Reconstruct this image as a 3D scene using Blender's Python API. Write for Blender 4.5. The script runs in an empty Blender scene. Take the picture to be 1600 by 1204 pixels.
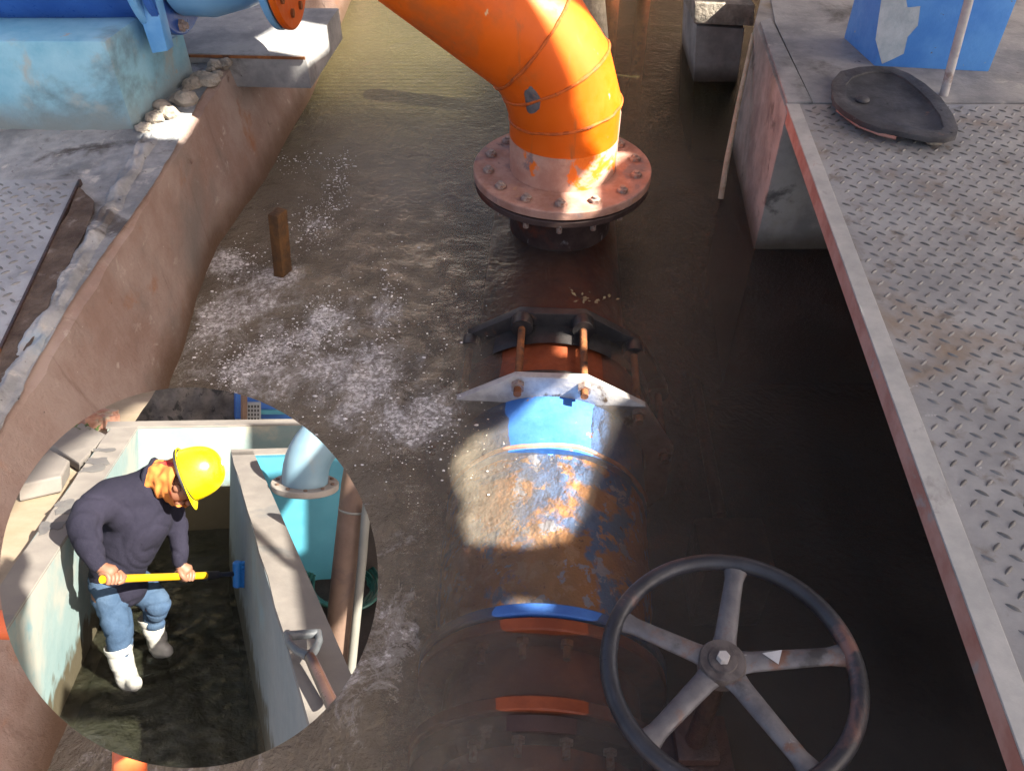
import bpy, bmesh, math, random
from mathutils import Vector as V, Matrix, noise
from math import radians, sin, cos, pi, tan, atan2, sqrt
random.seed(7)
SC = bpy.context.scene
COL = SC.collection

# ------------------------------------------------------------------ camera geometry (also used to measure the place)
FPX, PITCH, CAMH = 1300.0, radians(43), 2.0
C0 = V((0, 0, CAMH))
FWD = V((0, cos(PITCH), -sin(PITCH))); UPC = V((0, sin(PITCH), cos(PITCH))); RGT = V((1, 0, 0))
def ray(u, v): return FWD + RGT*((u-800)/FPX) - UPC*((v-602)/FPX)
def U(u, v, z):
    r = ray(u, v); return C0 + r*((z-CAMH)/r.z)
def UY(u, v, Y):
    r = ray(u, v); return C0 + r*(Y/r.y)
def UX(u, v, X):
    r = ray(u, v); return C0 + r*(X/r.x)

# ------------------------------------------------------------------ frame of the round-cut model of the trough (lower left)
CC = ray(295, 901).normalized()
TH = radians(24); HI = 2.5; SCALE = 0.5/2.5
Wv = (UPC - CC*UPC.dot(CC)).normalized()
IUP = Wv*cos(TH) - CC*sin(TH); IFW = CC*cos(TH) + Wv*sin(TH); IRT = IFW.cross(IUP)
ORG = C0 - IUP*(HI*SCALE)
IM = Matrix(((IRT.x, IFW.x, IUP.x), (IRT.y, IFW.y, IUP.y), (IRT.z, IFW.z, IUP.z))).to_4x4()
IM = Matrix.Translation(ORG) @ IM @ Matrix.Scale(SCALE, 4)
def iray(cu, cv):
    r = ray(cu/1.9617, 590+cv/1.9617); return V((r.dot(IRT), r.dot(IFW), r.dot(IUP)))
def I(cu, cv, h=0.0):
    r = iray(cu, cv); return V((0, 0, HI)) + r*((h-HI)/r.z)
def IY(cu, cv, y):
    r = iray(cu, cv); return V((0, 0, HI)) + r*(y/r.y)
def IX(cu, cv, x):
    r = iray(cu, cv); return V((0, 0, HI)) + r*(x/r.x)
CUT = []
for k in range(90):
    a, b = 2*pi*k/90, 2*pi*(k+1)/90
    r1 = ray(295+296*cos(a), 902+297*sin(a)); r2 = ray(295+296*cos(b), 902+297*sin(b))
    n = r1.cross(r2).normalized()
    if n.dot(CC) > 0: n = -n
    CUT.append(n)                     # outward normals of the round cut of the model

# ------------------------------------------------------------------ materials
class NT:
    def __init__(s, name):
        s.m = bpy.data.materials.new(name); s.m.use_nodes = True
        s.t = s.m.node_tree; s.t.nodes.clear()
        s.out = s.t.nodes.new('ShaderNodeOutputMaterial')
    def n(s, typ, **kw):
        d = s.t.nodes.new(typ)
        for k, v in kw.items():
            if k in d.bl_rna.properties and k != 'inputs': setattr(d, k, v)
        return d
    def l(s, a, b): s.t.links.new(a, b)
    def coord(s, mode='Object'):
        return s.n('ShaderNodeTexCoord').outputs[mode]
    def noise(s, vec, scale, detail=6, rough=.6, dist=0):
        d = s.n('ShaderNodeTexNoise'); d.inputs['Scale'].default_value = scale; d.inputs['Detail'].default_value = detail
        d.inputs['Roughness'].default_value = rough; d.inputs['Distortion'].default_value = dist
        s.l(vec, d.inputs['Vector']); return d.outputs['Fac']
    def vor(s, vec, scale, feat='F1', rnd=1):
        d = s.n('ShaderNodeTexVoronoi', feature=feat); d.inputs['Scale'].default_value = scale
        d.inputs['Randomness'].default_value = rnd
        s.l(vec, d.inputs['Vector']); return d.outputs['Distance']
    def rng(s, val, a, b, c=0, d=1, smooth=True):
        m = s.n('ShaderNodeMapRange'); m.interpolation_type = 'SMOOTHSTEP' if smooth else 'LINEAR'
        for i, x in zip((1, 2, 3, 4), (a, b, c, d)): m.inputs[i].default_value = x
        s.l(val, m.inputs[0]); return m.outputs[0]
    def math(s, op, a, b=None):
        m = s.n('ShaderNodeMath', operation=op)
        for i, x in enumerate((a, b)):
            if x is None: continue
            if isinstance(x, (int, float)): m.inputs[i].default_value = x
            else: s.l(x, m.inputs[i])
        return m.outputs[0]
    def mix(s, fac, a, b):
        m = s.n('ShaderNodeMix', data_type='RGBA')
        for idx, x in ((0, fac), (6, a), (7, b)):
            if isinstance(x, (int, float)): m.inputs[idx].default_value = x
            elif isinstance(x, tuple): m.inputs[idx].default_value = (*x[:3], 1)
            else: s.l(x, m.inputs[idx])
        return m.outputs[2]
    def mapping(s, vec, sc=(1, 1, 1), rot=(0, 0, 0)):
        m = s.n('ShaderNodeMapping'); m.inputs['Scale'].default_value = sc; m.inputs['Rotation'].default_value = rot
        s.l(vec, m.inputs['Vector']); return m.outputs[0]
    def xyz(s):
        g = s.n('ShaderNodeNewGeometry'); x = s.n('ShaderNodeSeparateXYZ'); s.l(g.outputs['Position'], x.inputs[0]); return x.outputs
    def bump(s, h, strength, dist=.01, normal=None):
        b = s.n('ShaderNodeBump'); b.inputs['Strength'].default_value = strength; b.inputs['Distance'].default_value = dist
        s.l(h, b.inputs['Height'])
        if normal: s.l(normal, b.inputs['Normal'])
        return b.outputs[0]

def mat(name, c1, c2=None, scale=5, rough=.75, metal=0., bump=.3, bscale=40, bdist=.004, layers=(), spec=.4, coat=0, zl=None, stretch=(1, 1, 1), lo=.35, hi=.65):
    """layers: (colour, noise scale, lo, hi[, stretch]); zl: (z0, z1, colour, wobble) a stain below a height."""
    s = NT(name); co = s.coord()
    vec = s.mapping(co, stretch) if stretch != (1, 1, 1) else co
    c2 = c2 or tuple(min(1, x*1.25) for x in c1)
    col = s.mix(s.rng(s.noise(vec, scale, 8, .65), lo, hi), c1, c2)
    fine = s.noise(co, bscale, 5, .7)
    for L in layers:
        lv = s.mapping(co, L[4]) if len(L) > 4 else vec
        col = s.mix(s.rng(s.noise(lv, L[1], 8, .62, .3), L[2], L[3]), col, L[0])
    if zl:
        z = s.math('ADD', s.xyz()[2], s.math('MULTIPLY', s.math('SUBTRACT', s.noise(co, 6, 6), .5), zl[3]))
        col = s.mix(s.rng(z, zl[0], zl[1], 1, 0), col, zl[2])
    p = s.n('ShaderNodeBsdfPrincipled'); s.l(col, p.inputs['Base Color'])
    p.inputs['Metallic'].default_value = metal; p.inputs['Specular IOR Level'].default_value = spec
    p.inputs['Coat Weight'].default_value = coat
    s.l(s.rng(fine, .3, .7, max(0.02, rough-.12), min(1, rough+.12), False), p.inputs['Roughness'])
    if bump:
        h = s.math('ADD', fine, s.math('MULTIPLY', s.noise(vec, scale*2.2, 6), 1.5))
        s.l(s.bump(h, bump, bdist), p.inputs['Normal'])
    s.l(p.outputs[0], s.out.inputs[0])
    return s.m

# ------------------------------------------------------------------ mesh builder
class MB:
    def __init__(s): s.v = []; s.f = []
    def add(s, vs, fs):
        o = len(s.v); s.v += [V(p) for p in vs]; s.f += [tuple(i+o for i in f) for f in fs]; return s
    def hexa(s, p):                       # 8 points: bottom four ccw, top four ccw
        return s.add(p, [(3, 2, 1, 0), (4, 5, 6, 7), (0, 1, 5, 4), (1, 2, 6, 5), (2, 3, 7, 6), (3, 0, 4, 7)])
    def box(s, a, b, rotz=0, c=None):
        x0, y0, z0 = a; x1, y1, z1 = b
        p = [V(q) for q in ((x0, y0, z0), (x1, y0, z0), (x1, y1, z0), (x0, y1, z0), (x0, y0, z1), (x1, y0, z1), (x1, y1, z1), (x0, y1, z1))]
        if rotz:
            c = V(c or ((x0+x1)/2, (y0+y1)/2, 0)); R = Matrix.Rotation(rotz, 3, 'Z'); p = [R @ (q-c)+c for q in p]
        return s.hexa(p)
    def prism(s, poly, off):              # poly: list of 3D points, off: extrusion vector
        n = len(poly); off = V(off); a = [V(q) for q in poly]; b = [q+off for q in a]
        return s.add(a+b, [tuple(range(n-1, -1, -1)), tuple(range(n, 2*n))]+[(i, (i+1) % n, n+(i+1) % n, n+i) for i in range(n)])
    def tube(s, path, r, n=16, cap=True, flat=1.0, closed=False):
        path = [V(p) for p in path]; m = len(path); rs = r if isinstance(r, (list, tuple)) else [r]*m
        vs = []; fs = []; nrm = None
        for i, p in enumerate(path):
            if closed: d = path[(i+1) % m]-path[i-1]
            else: d = path[min(i+1, m-1)]-path[max(i-1, 0)]
            d.normalize()
            if nrm is None:
                a = V((0, 0, 1)) if abs(d.z) < .9 else V((1, 0, 0)); nrm = (a-d*a.dot(d)).normalized()
            else: nrm = (nrm-d*nrm.dot(d)).normalized()
            bi = d.cross(nrm)
            k = 1.0
            if 0 < i < m-1 and not closed:
                ca = (path[i]-path[i-1]).normalized().dot(d); k = 1/max(.5, ca)
                bend = ((path[i+1]-path[i]).normalized()-(path[i]-path[i-1]).normalized())
            for j in range(n):
                t = 2*pi*j/n; q = nrm*cos(t)*rs[i]+bi*sin(t)*rs[i]*flat
                if k > 1.0001:
                    bd = bend-d*bend.dot(d)
                    if bd.length > 1e-6:
                        bd.normalize(); q = q+bd*(q.dot(bd)*(k-1))
                vs.append(p+q)
        for i in range(m if closed else m-1):
            for j in range(n):
                a, b = i*n+j, i*n+(j+1) % n; i2 = (i+1) % m; c, d2 = i2*n+(j+1) % n, i2*n+j
                fs.append((a, b, c, d2))
        if cap and not closed: fs += [tuple(range(n-1, -1, -1)), tuple((m-1)*n+j for j in range(n))]
        return s.add(vs, fs)
    def lathe(s, prof, base, axis=(0, 0, 1), n=40, loop=False, cap=True):   # prof: (radius, height)
        ax = V(axis).normalized(); base = V(base)
        a = V((0, 0, 1)) if abs(ax.z) < .9 else V((1, 0, 0)); e1 = (a-ax*a.dot(ax)).normalized(); e2 = ax.cross(e1)
        m = len(prof); vs = [base+ax*h+(e1*cos(2*pi*j/n)+e2*sin(2*pi*j/n))*r for r, h in prof for j in range(n)]
        fs = []
        for i in range(m if loop else m-1):
            i2 = (i+1) % m
            for j in range(n): fs.append((i*n+j, i*n+(j+1) % n, i2*n+(j+1) % n, i2*n+j))
        if cap and not loop:
            if prof[0][0] > 1e-5: fs.append(tuple(range(n-1, -1, -1)))
            if prof[-1][0] > 1e-5: fs.append(tuple((m-1)*n+j for j in range(n)))
        return s.add(vs, fs)
    def grid(s, fn, nu, nv):
        return s.add([fn(i/nu, j/nv) for j in range(nv+1) for i in range(nu+1)],
                     [(j*(nu+1)+i, j*(nu+1)+i+1, (j+1)*(nu+1)+i+1, (j+1)*(nu+1)+i) for j in range(nv) for i in range(nu)])
    def ball(s, c, r, n=12, m=8, sq=(1, 1, 1), jit=0, seed=0):
        c = V(c); vs = []
        for i in range(m+1):
            for j in range(n):
                d = V((sin(pi*i/m)*cos(2*pi*j/n), sin(pi*i/m)*sin(2*pi*j/n), cos(pi*i/m)))
                k = 1+jit*noise.noise(d*1.7+V((seed*3.1, seed, 0)))
                vs.append(c+V((d.x*sq[0], d.y*sq[1], d.z*sq[2]))*r*k)
        return s.add(vs, [(i*n+j, (i+1)*n+j, (i+1)*n+(j+1) % n, i*n+(j+1) % n) for i in range(m) for j in range(n)])
    def build(s, name, m, parent=None, smooth=True, bevel=0, inset=False, angle=35, weld=True, rough=0):
        me = bpy.data.meshes.new(name)
        bm = bmesh.new()
        vs = [bm.verts.new(p) for p in s.v]
        for f in s.f:
            try: bm.faces.new([vs[i] for i in f])
            except ValueError: pass
        if weld: bmesh.ops.remove_doubles(bm, verts=bm.verts, dist=1e-5)
        bmesh.ops.recalc_face_normals(bm, faces=bm.faces)
        return finish(bm, me, name, m, parent, smooth, bevel, inset, angle, rough)

def finish(bm, me, name, m, parent, smooth=True, bevel=0, inset=False, angle=35, rough=0):
    if bevel:
        es = [e for e in bm.edges if len(e.link_faces) == 2 and e.calc_face_angle(0) > radians(40)]
        bmesh.ops.bevel(bm, geom=es, offset=bevel, segments=2, affect='EDGES', profile=.6, clamp_overlap=True)
    if rough:
        bmesh.ops.subdivide_edges(bm, edges=[e for e in bm.edges if e.calc_length() > .12], cuts=6, use_grid_fill=True)
        for v in bm.verts:
            v.co += V((noise.noise(v.co*4), noise.noise(v.co*4+V((9, 0, 0))), noise.noise(v.co*4+V((0, 9, 0)))))*rough
    if inset:
        bmesh.ops.transform(bm, matrix=IM, verts=bm.verts)
        for n in CUT:
            if all((v.co-C0).dot(n) < 0 for v in bm.verts): continue
            bmesh.ops.bisect_plane(bm, geom=bm.verts[:]+bm.edges[:]+bm.faces[:], plane_co=C0, plane_no=n, clear_outer=True, dist=1e-6)
    if parent is not None:
        off = parent.location
        for v in bm.verts: v.co -= off
    bm.to_mesh(me); bm.free()
    if smooth:
        for p in me.polygons: p.use_smooth = True
        try: me.set_sharp_from_angle(angle=radians(angle))
        except Exception: pass
    o = bpy.data.objects.new(name, me); COL.objects.link(o); me.materials.append(m)
    if parent is not None: o.parent = parent
    return o

def thing(name, label, cat, loc=(0, 0, 0), group=None, inset=False):
    o = bpy.data.objects.new(name, None); COL.objects.link(o); o.empty_display_size = .1
    o.location = IM @ V(loc) if inset else V(loc)
    o['label'] = label; o['category'] = cat
    if group: o['group'] = group
    return o
def tag(o, label, cat, group=None):
    o['label'] = label; o['category'] = cat
    if group: o['group'] = group
    return o
def struct(o): o['kind'] = 'structure'; return o

# ------------------------------------------------------------------ palette
SILT = (.16, .10, .065)
M = {}
M['concrete'] = mat('grey_concrete', (.17, .17, .175), (.31, .30, .29), 4, .85, bump=.5, bscale=60, layers=[((.09, .085, .08), 3.1, .56, .72), ((.42, .40, .36), 7, .62, .75), ((.06, .055, .05), 30, .68, .74)])
M['ledge'] = mat('worn_ledge_concrete', (.15, .155, .16), (.30, .30, .30), 5, .85, bump=.8, bscale=45, bdist=.008, layers=[((.07, .06, .055), 4, .54, .66), ((.38, .36, .33), 9, .58, .68), ((.20, .27, .33), 2.4, .58, .7), ((.04, .035, .03), 26, .64, .72)])
M['silt_wall'] = mat('silt_stained_wall', (.225, .145, .115), (.31, .235, .20), 2.6, .85, bump=.9, bscale=60, bdist=.006, layers=[((.40, .33, .28), 11, .60, .72), ((.05, .035, .03), 48, .70, .75), ((.16, .10, .08), 5, .60, .78, (1, 3, .35)), ((.42, .36, .31), 30, .68, .74), ((.16, .135, .12), 1.3, .5, .7), ((.24, .10, .045), 3.4, .58, .74), ((.12, .07, .05), 8, .64, .75)], zl=(.0, .16, (.10, .058, .035), .14))
M['pier'] = mat('pier_concrete', (.19, .175, .16), (.34, .315, .28), 4, .85, bump=.45, bscale=55, layers=[((.25, .19, .12), 2.2, .54, .74), ((.11, .10, .09), 5, .58, .7)], zl=(.0, .12, (.09, .07, .05), .1))
M['mortar'] = mat('broken_mortar', (.24, .205, .165), (.38, .33, .27), 14, .95, bump=1, bscale=70, bdist=.01, layers=[((.2, .17, .14), 12, .56, .68)])
M['steel'] = mat('worn_steel_plate', (.235, .235, .24), (.34, .34, .34), 3.5, .55, metal=.25, bump=.12, bscale=90, layers=[((.22, .15, .09), 2.0, .50, .72), ((.16, .13, .105), 13, .54, .72), ((.20, .20, .205), 4.4, .56, .74), ((.55, .55, .55), 22, .66, .74)])
M['mark'] = mat('scuffed_tread_mark', (.115, .112, .108), (.20, .195, .19), 9, .55, metal=.3, bump=.1, layers=[((.08, .08, .08), 6, .54, .7)])
M['steel_edge'] = mat('worn_steel_angle', (.33, .33, .32), (.44, .43, .41), 6, .6, metal=.2, bump=.15, layers=[((.20, .19, .18), 7, .55, .7), ((.34, .20, .14), 12, .64, .75)])
M['primer'] = mat('red_primer_edge', (.30, .14, .11), (.40, .24, .20), 8, .7, bump=.2, layers=[((.30, .26, .24), 14, .58, .7)])
M['rust'] = mat('brown_rust', (.15, .055, .022), (.30, .11, .035), 12, .8, bump=.8, bscale=70, layers=[((.06, .035, .025), 16, .55, .68), ((.36, .16, .04), 7, .6, .72)])
M['dark_rust'] = mat('dark_wet_rust', (.022, .014, .013), (.05, .026, .02), 12, .5, bump=.8, bscale=70, layers=[((.16, .06, .02), 9, .62, .72)])
M['orange'] = mat('orange_pipe_paint', (.62, .093, .001), (.68, .112, .002), 3, .5, bump=.12, bscale=24, spec=.35, layers=[((.42, .10, .02), 4, .52, .74), ((.20, .12, .10), 10, .69, .72), ((.62, .36, .18), 22, .70, .75, (1, 1, .35)), ((.40, .10, .02), 7, .60, .72, (2.5, 2.5, .25))])
M['weld'] = mat('grimy_orange_weld', (.34, .065, .008), (.58, .11, .01), 24, .6, bump=.6, layers=[((.14, .06, .03), 20, .58, .68)])
M['oxide'] = mat('red_oxide_steel', (.30, .15, .105), (.42, .245, .19), 9, .7, bump=.5, bscale=60, layers=[((.19, .15, .15), 5, .50, .66), ((.42, .22, .12), 13, .60, .70), ((.09, .06, .055), 9, .62, .72)])
M['dark_riser'] = mat('wet_dark_pipe', (.035, .022, .02), (.07, .045, .04), 7, .5, bump=.4, spec=.2, layers=[((.26, .25, .25), 9, .63, .7, (1, 1, .5)), ((.12, .035, .02), 5, .55, .7)])
M['sub_red'] = mat('submerged_red_pipe', (.17, .034, .010), (.28, .065, .02), 6, .6, bump=.4, layers=[((.12, .04, .02), 5, .55, .7)])
M['bolt'] = mat('galvanised_bolt', (.27, .21, .18), (.38, .32, .29), 60, .6, metal=.3, bump=.2, layers=[((.24, .12, .08), 60, .46, .66)])
M['black_iron'] = mat('black_cast_iron', (.018, .017, .018), (.04, .036, .035), 12, .42, bump=.35, bscale=60, layers=[((.16, .07, .035), 11, .62, .75)])
M['ring_face'] = mat('pale_iron_ring', (.34, .32, .31), (.50, .47, .44), 14, .55, metal=.2, bump=.4, layers=[((.12, .08, .05), 13, .58, .7), ((.4, .25, .12), 8, .62, .74)])
M['blue_pipe'] = mat('blue_paint_over_rust', (.07, .19, .52), (.12, .28, .62), 4, .4, bump=.9, bscale=34, bdist=.008, layers=[((.52, .26, .09), 5.5, .44, .52), ((.62, .38, .20), 13, .56, .62), ((.42, .50, .68), 15, .58, .62), ((.2, .09, .03), 21, .64, .67)])
M['blue_clean'] = mat('blue_pipe_paint', (.04, .14, .42), (.065, .19, .50), 5, .45, bump=.5, layers=[((.30, .16, .07), 12, .64, .7), ((.16, .2, .3), 40, .66, .7)])
M['dark_blue'] = mat('deep_blue_paint', (.018, .075, .32), (.035, .12, .42), 4, .35, bump=.15, layers=[((.30, .36, .42), 7, .67, .75)])
M['pump_blue'] = mat('light_blue_pump_paint', (.10, .30, .60), (.17, .40, .68), 5, .4, bump=.15, layers=[((.36, .48, .6), 7, .6, .75)])
M['plinth'] = mat('turquoise_plinth_paint', (.13, .34, .47), (.25, .47, .58), 2.2, .7, bump=.6, layers=[((.34, .34, .32), 6.5, .655, .665), ((.12, .20, .23), 1.9, .52, .68), ((.30, .36, .36), 4, .58, .7)], zl=(.5, .66, (.20, .235, .235), .16))
M['box_blue'] = mat('blue_box_paint', (.06, .22, .60), (.10, .30, .68), 4, .5, bump=.35, layers=[((.30, .36, .40), 5, .66, .672), ((.12, .13, .15), 16, .69, .70), ((.10, .18, .32), 7, .62, .72)])
M['peel'] = mat('peeled_grey_plaster', (.30, .36, .40), (.40, .46, .50), 9, .85, bump=.4)
M['cover'] = mat('dark_cover_iron', (.028, .027, .03), (.062, .06, .064), 9, .6, bump=.4, bscale=50, layers=[((.12, .115, .12), 6, .58, .72), ((.16, .09, .06), 12, .66, .74)])
M['wheel'] = mat('black_handwheel_paint', (.014, .015, .02), (.028, .029, .036), 14, .38, bump=.3, bscale=70, layers=[((.15, .075, .06), 7, .58, .70), ((.17, .17, .18), 30, .66, .70)])
M['spoke'] = mat('grey_spoke_metal', (.075, .072, .08), (.135, .13, .135), 16, .55, metal=.2, bump=.3, layers=[((.13, .07, .05), 14, .54, .68), ((.04, .038, .04), 9, .58, .7), ((.24, .23, .23), 36, .66, .72)])
M['hub'] = mat('greasy_hub', (.045, .037, .037), (.10, .085, .08), 40, .5, bump=.3)
M['white'] = mat('white_sticker', (.30, .30, .31), (.42, .42, .42), 30, .6, bump=0)
M['pole'] = mat('grey_pole', (.30, .28, .28), (.40, .38, .37), 12, .6, bump=.2, layers=[((.22, .17, .15), 8, .6, .7)])
M['pale'] = mat('pale_lagging', (.48, .40, .27), (.62, .53, .38), 26, .9, bump=1, bscale=60, bdist=.01)
M['leaf'] = mat('dry_leaf', (.20, .13, .06), (.42, .31, .16), 30, .8, bump=.3)
M['floor_mud'] = mat('pit_mud', (.09, .07, .045), (.14, .11, .075), 3, .9, bump=.4)
M['gobo'] = mat('gobo_sheet', (.16, .15, .15), (.22, .21, .2), 3, .7, bump=.1)
M['reflected'] = mat('brown_reflection_wall', (.13, .085, .06), (.2, .14, .10), 2, .85, bump=.3)
M['redpaint'] = mat('red_orange_rail_paint', (.55, .10, .03), (.66, .14, .045), 5, .4, bump=.1, layers=[((.75, .22, .12), 8, .66, .74)])

# ------------------------------------------------------------------ water of the pit
def water_mat(name, murk, lo, hi, vol, dens, foam=True, ripple=1.0, inset=False):
    s = NT(name); g = s.n('ShaderNodeNewGeometry'); pos = g.outputs['Position']
    if inset: pos = s.mapping(pos, (5, 5, 5))
    x, y, z = s.xyz()[:3]
    v1 = s.mapping(pos, (1, .55, 1))
    big = s.noise(v1, 1.7, 3, .5, .4)
    if foam:
        turb = s.rng(s.math('ADD', s.math('MULTIPLY', x, -1), s.math('MULTIPLY', s.math('SUBTRACT', big, .5), .9)), -.25, .55)
        near = s.rng(y, 3.6, 2.5)
        turb_f = s.math('MULTIPLY', turb, s.rng(y, 3.7, 2.5))
    else:
        turb = s.rng(big, .35, .7); turb_f = turb
    h1 = s.noise(s.mapping(pos, (1, .8, 1)), 7, 7, .62, .5); h2 = s.noise(pos, 34, 5, .65, .8); h3 = s.noise(pos, 3.5, 3, .5, .8)
    amp = s.math('ADD', s.math('MULTIPLY', turb_f, 1.0), .24)
    h = s.math('MULTIPLY', s.math('ADD', s.math('ADD', s.math('MULTIPLY', h1, 1.6), s.math('MULTIPLY', h2, .75 if foam else .55)), h3), amp)
    if foam: h = s.math('ADD', h, s.math('MULTIPLY', s.math('MULTIPLY', s.noise(pos, 95, 3, .6, .5), turb_f), .22))
    nb = s.bump(h, .8*ripple, .03)
    fac = s.rng(turb, 0, 1, lo, hi, False)
    fac = s.math('ADD', fac, s.math('MULTIPLY', s.math('SUBTRACT', s.noise(v1, 4, 5, .6, .6), .5), .25))
    mcol = s.mix(s.noise(v1, 3, 5), murk, tuple(c*1.5 for c in murk))
    if foam: mcol = s.mix(s.rng(turb, .15, .8), mcol, s.mix(s.noise(v1, 3.6, 6), (.15, .125, .09), (.24, .205, .16)))
    if foam:
        web = s.noise(s.mapping(pos, (1, .8, 1)), 7.5, 10, .77, 1.0)
        cl = s.noise(pos, 2.6, 4, .55, .7)
        spots = s.rng(s.vor(pos, 70), .20, .06)
        spots = s.math('MULTIPLY', spots, s.rng(s.noise(pos, 5, 6), .50, .62))
        f1 = s.math('ADD', web, s.math('MULTIPLY', s.math('SUBTRACT', cl, .5), .55))
        f1 = s.math('ADD', f1, s.math('MULTIPLY', s.math('SUBTRACT', turb_f, 1), .30))
        for (u, v, r, k) in ((430, 440, .16, .16), (345, 410, .22, .17), (495, 345, .20, .17), (525, 285, .13, .2), (360, 470, .24, .12), (505, 500, .12, .16), (540, 590, .34, .12), (400, 580, .2, .14), (600, 480, .2, .1), (660, 640, .3, .1), (600, 1000, .3, .06), (720, 905, .12, .1), (375, 575, .10, .12), (425, 545, .11, .13), (480, 530, .11, .12), (525, 270, .10, .14), (520, 310, .10, .12), (492, 350, .10, .12), (455, 432, .09, .14), (350, 408, .12, .12), (508, 495, .09, .12), (606, 490, .09, .10), (560, 600, .2, .06), (650, 680, .2, .08), (400, 480, .14, .08), (335, 500, .14, .08), (540, 450, .14, .05)):
            p = U(u, v, 0); dn = s.n('ShaderNodeVectorMath', operation='DISTANCE'); s.l(g.outputs['Position'], dn.inputs[0]); dn.inputs[1].default_value = p
            f1 = s.math('ADD', f1, s.rng(dn.outputs['Value'], r, 0, 0, k+.04))
        wob = s.n('ShaderNodeVectorMath', operation='SCALE'); wn = s.n('ShaderNodeTexNoise'); wn.inputs['Scale'].default_value = 9; wn.inputs['Detail'].default_value = 5; s.l(pos, wn.inputs['Vector'])
        s.l(wn.outputs['Color'], wob.inputs[0]); wob.inputs['Scale'].default_value = .16
        wa = s.n('ShaderNodeVectorMath', operation='ADD'); s.l(pos, wa.inputs[0]); s.l(wob.outputs[0], wa.inputs[1])
        lace = s.math('MAXIMUM', s.rng(s.vor(wa.outputs[0], 17, 'DISTANCE_TO_EDGE'), .14, .01), s.math('MULTIPLY', s.rng(s.vor(wa.outputs[0], 48, 'DISTANCE_TO_EDGE'), .16, .02), .8))
        core = s.math('MULTIPLY', s.rng(f1, .555, .70), s.rng(s.noise(pos, 58, 7, .72), .38, .60, .18, 1))
        veil = s.math('MULTIPLY', s.math('MULTIPLY', s.rng(f1, .49, .60), lace), .30)
        foamf = s.math('MAXIMUM', s.math('MAXIMUM', core, veil), s.math('MULTIPLY', s.math('MULTIPLY', spots, turb_f), .8))
        foamf = s.math('MULTIPLY', foamf, .92)
        far = s.rng(y, 3.4, 4.6)
        mcol = s.mix(far, mcol, s.mix(s.noise(v1, 2.2, 6), (.075, .062, .026), (.135, .115, .048)))
        mcol = s.mix(foamf, mcol, (.80, .77, .75))
        fac = s.math('MAXIMUM', fac, foamf)
    fac = s.math('ADD', fac, s.math('MULTIPLY', s.rng(y, 1.15, .8), .10)) if foam else fac
    dif = s.n('ShaderNodeBsdfDiffuse'); s.l(mcol, dif.inputs[0]); s.l(nb, dif.inputs['Normal'])
    tr = s.n('ShaderNodeBsdfTransparent'); tr.inputs[0].default_value = (.95, .89, .83, 1)
    m1 = s.n('ShaderNodeMixShader'); s.l(fac, m1.inputs[0]); s.l(tr.outputs[0], m1.inputs[1]); s.l(dif.outputs[0], m1.inputs[2])
    gl = s.n('ShaderNodeBsdfGlossy'); gl.inputs['Roughness'].default_value = .035; s.l(nb, gl.inputs['Normal'])
    fr = s.n('ShaderNodeFresnel'); fr.inputs[0].default_value = 1.34; s.l(nb, fr.inputs['Normal'])
    m2 = s.n('ShaderNodeMixShader'); s.l(fr.outputs[0], m2.inputs[0]); s.l(m1.outputs[0], m2.inputs[1]); s.l(gl.outputs[0], m2.inputs[2])
    s.l(m2.outputs[0], s.out.inputs[0])
    if dens:
        va = s.n('ShaderNodeVolumeAbsorption'); va.inputs[0].default_value = (*vol, 1); va.inputs[1].default_value = dens
        s.l(va.outputs[0], s.out.inputs['Volume'])
    return s.m
M['water'] = water_mat('murky_pit_water', (.118, .102, .086), .22, .78, (.60, .30, .16), 4.6)
M['trough_water'] = water_mat('olive_trough_water', (.027, .028, .018), .5, .8, (.5, .42, .25), 0, foam=False, ripple=1.3, inset=True)

def smooth01(a, b, x):
    t = max(0, min(1, (x-a)/(b-a))); return t*t*(3-2*t)
def build_water():
    X0, X1, Y0, Y1 = -1.33, 3.2, .2, 7.6
    def fn(u, v):
        x = X0+(X1-X0)*u; y = Y0+(Y1-Y0)*(v**1.35)
        t = smooth01(.35, -.7, x)*smooth01(4.4, 3.0, y)
        a = .0015+.012*t
        p = V((x*4, y*3.2, 0)); q = V((x*11, y*9, 3))
        h = noise.noise(p)*a+noise.noise(q)*a*.5
        d = ((x+.93)**2+(y-2.72)**2)**.5
        h += .02*math.exp(-(d*5)**2)
        w_ = smooth01(.42, .25, abs(x-.10))*smooth01(2.1, 2.0, y)*smooth01(.9, 1.2, y)
        h += w_*(.008*noise.noise(V((x*13, y*13, 2)))+.004*noise.noise(V((x*31, y*31, 6))))
        return V((x, y, h))
    nu, nv = 300, 420
    b = MB().grid(fn, nu, nv)
    # closed sides and bottom so the water has a volume
    W = nu+1; base = len(b.v)
    ring = [i for i in range(W)]+[j*W+nu for j in range(1, nv+1)]+[nv*W+i for i in range(nu-1, -1, -1)]+[j*W for j in range(nv-1, 0, -1)]
    for i in ring: p = b.v[i].copy(); p.z = -.78; b.v.append(p)
    n = len(ring)
    for k in range(n): b.f.append((ring[k], base+k, base+(k+1) % n, ring[(k+1) % n]))
    b.f.append(tuple(base+k for k in range(n-1, -1, -1)))
    return struct(b.build('water', M['water'], weld=False, angle=60))
build_water()

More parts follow.
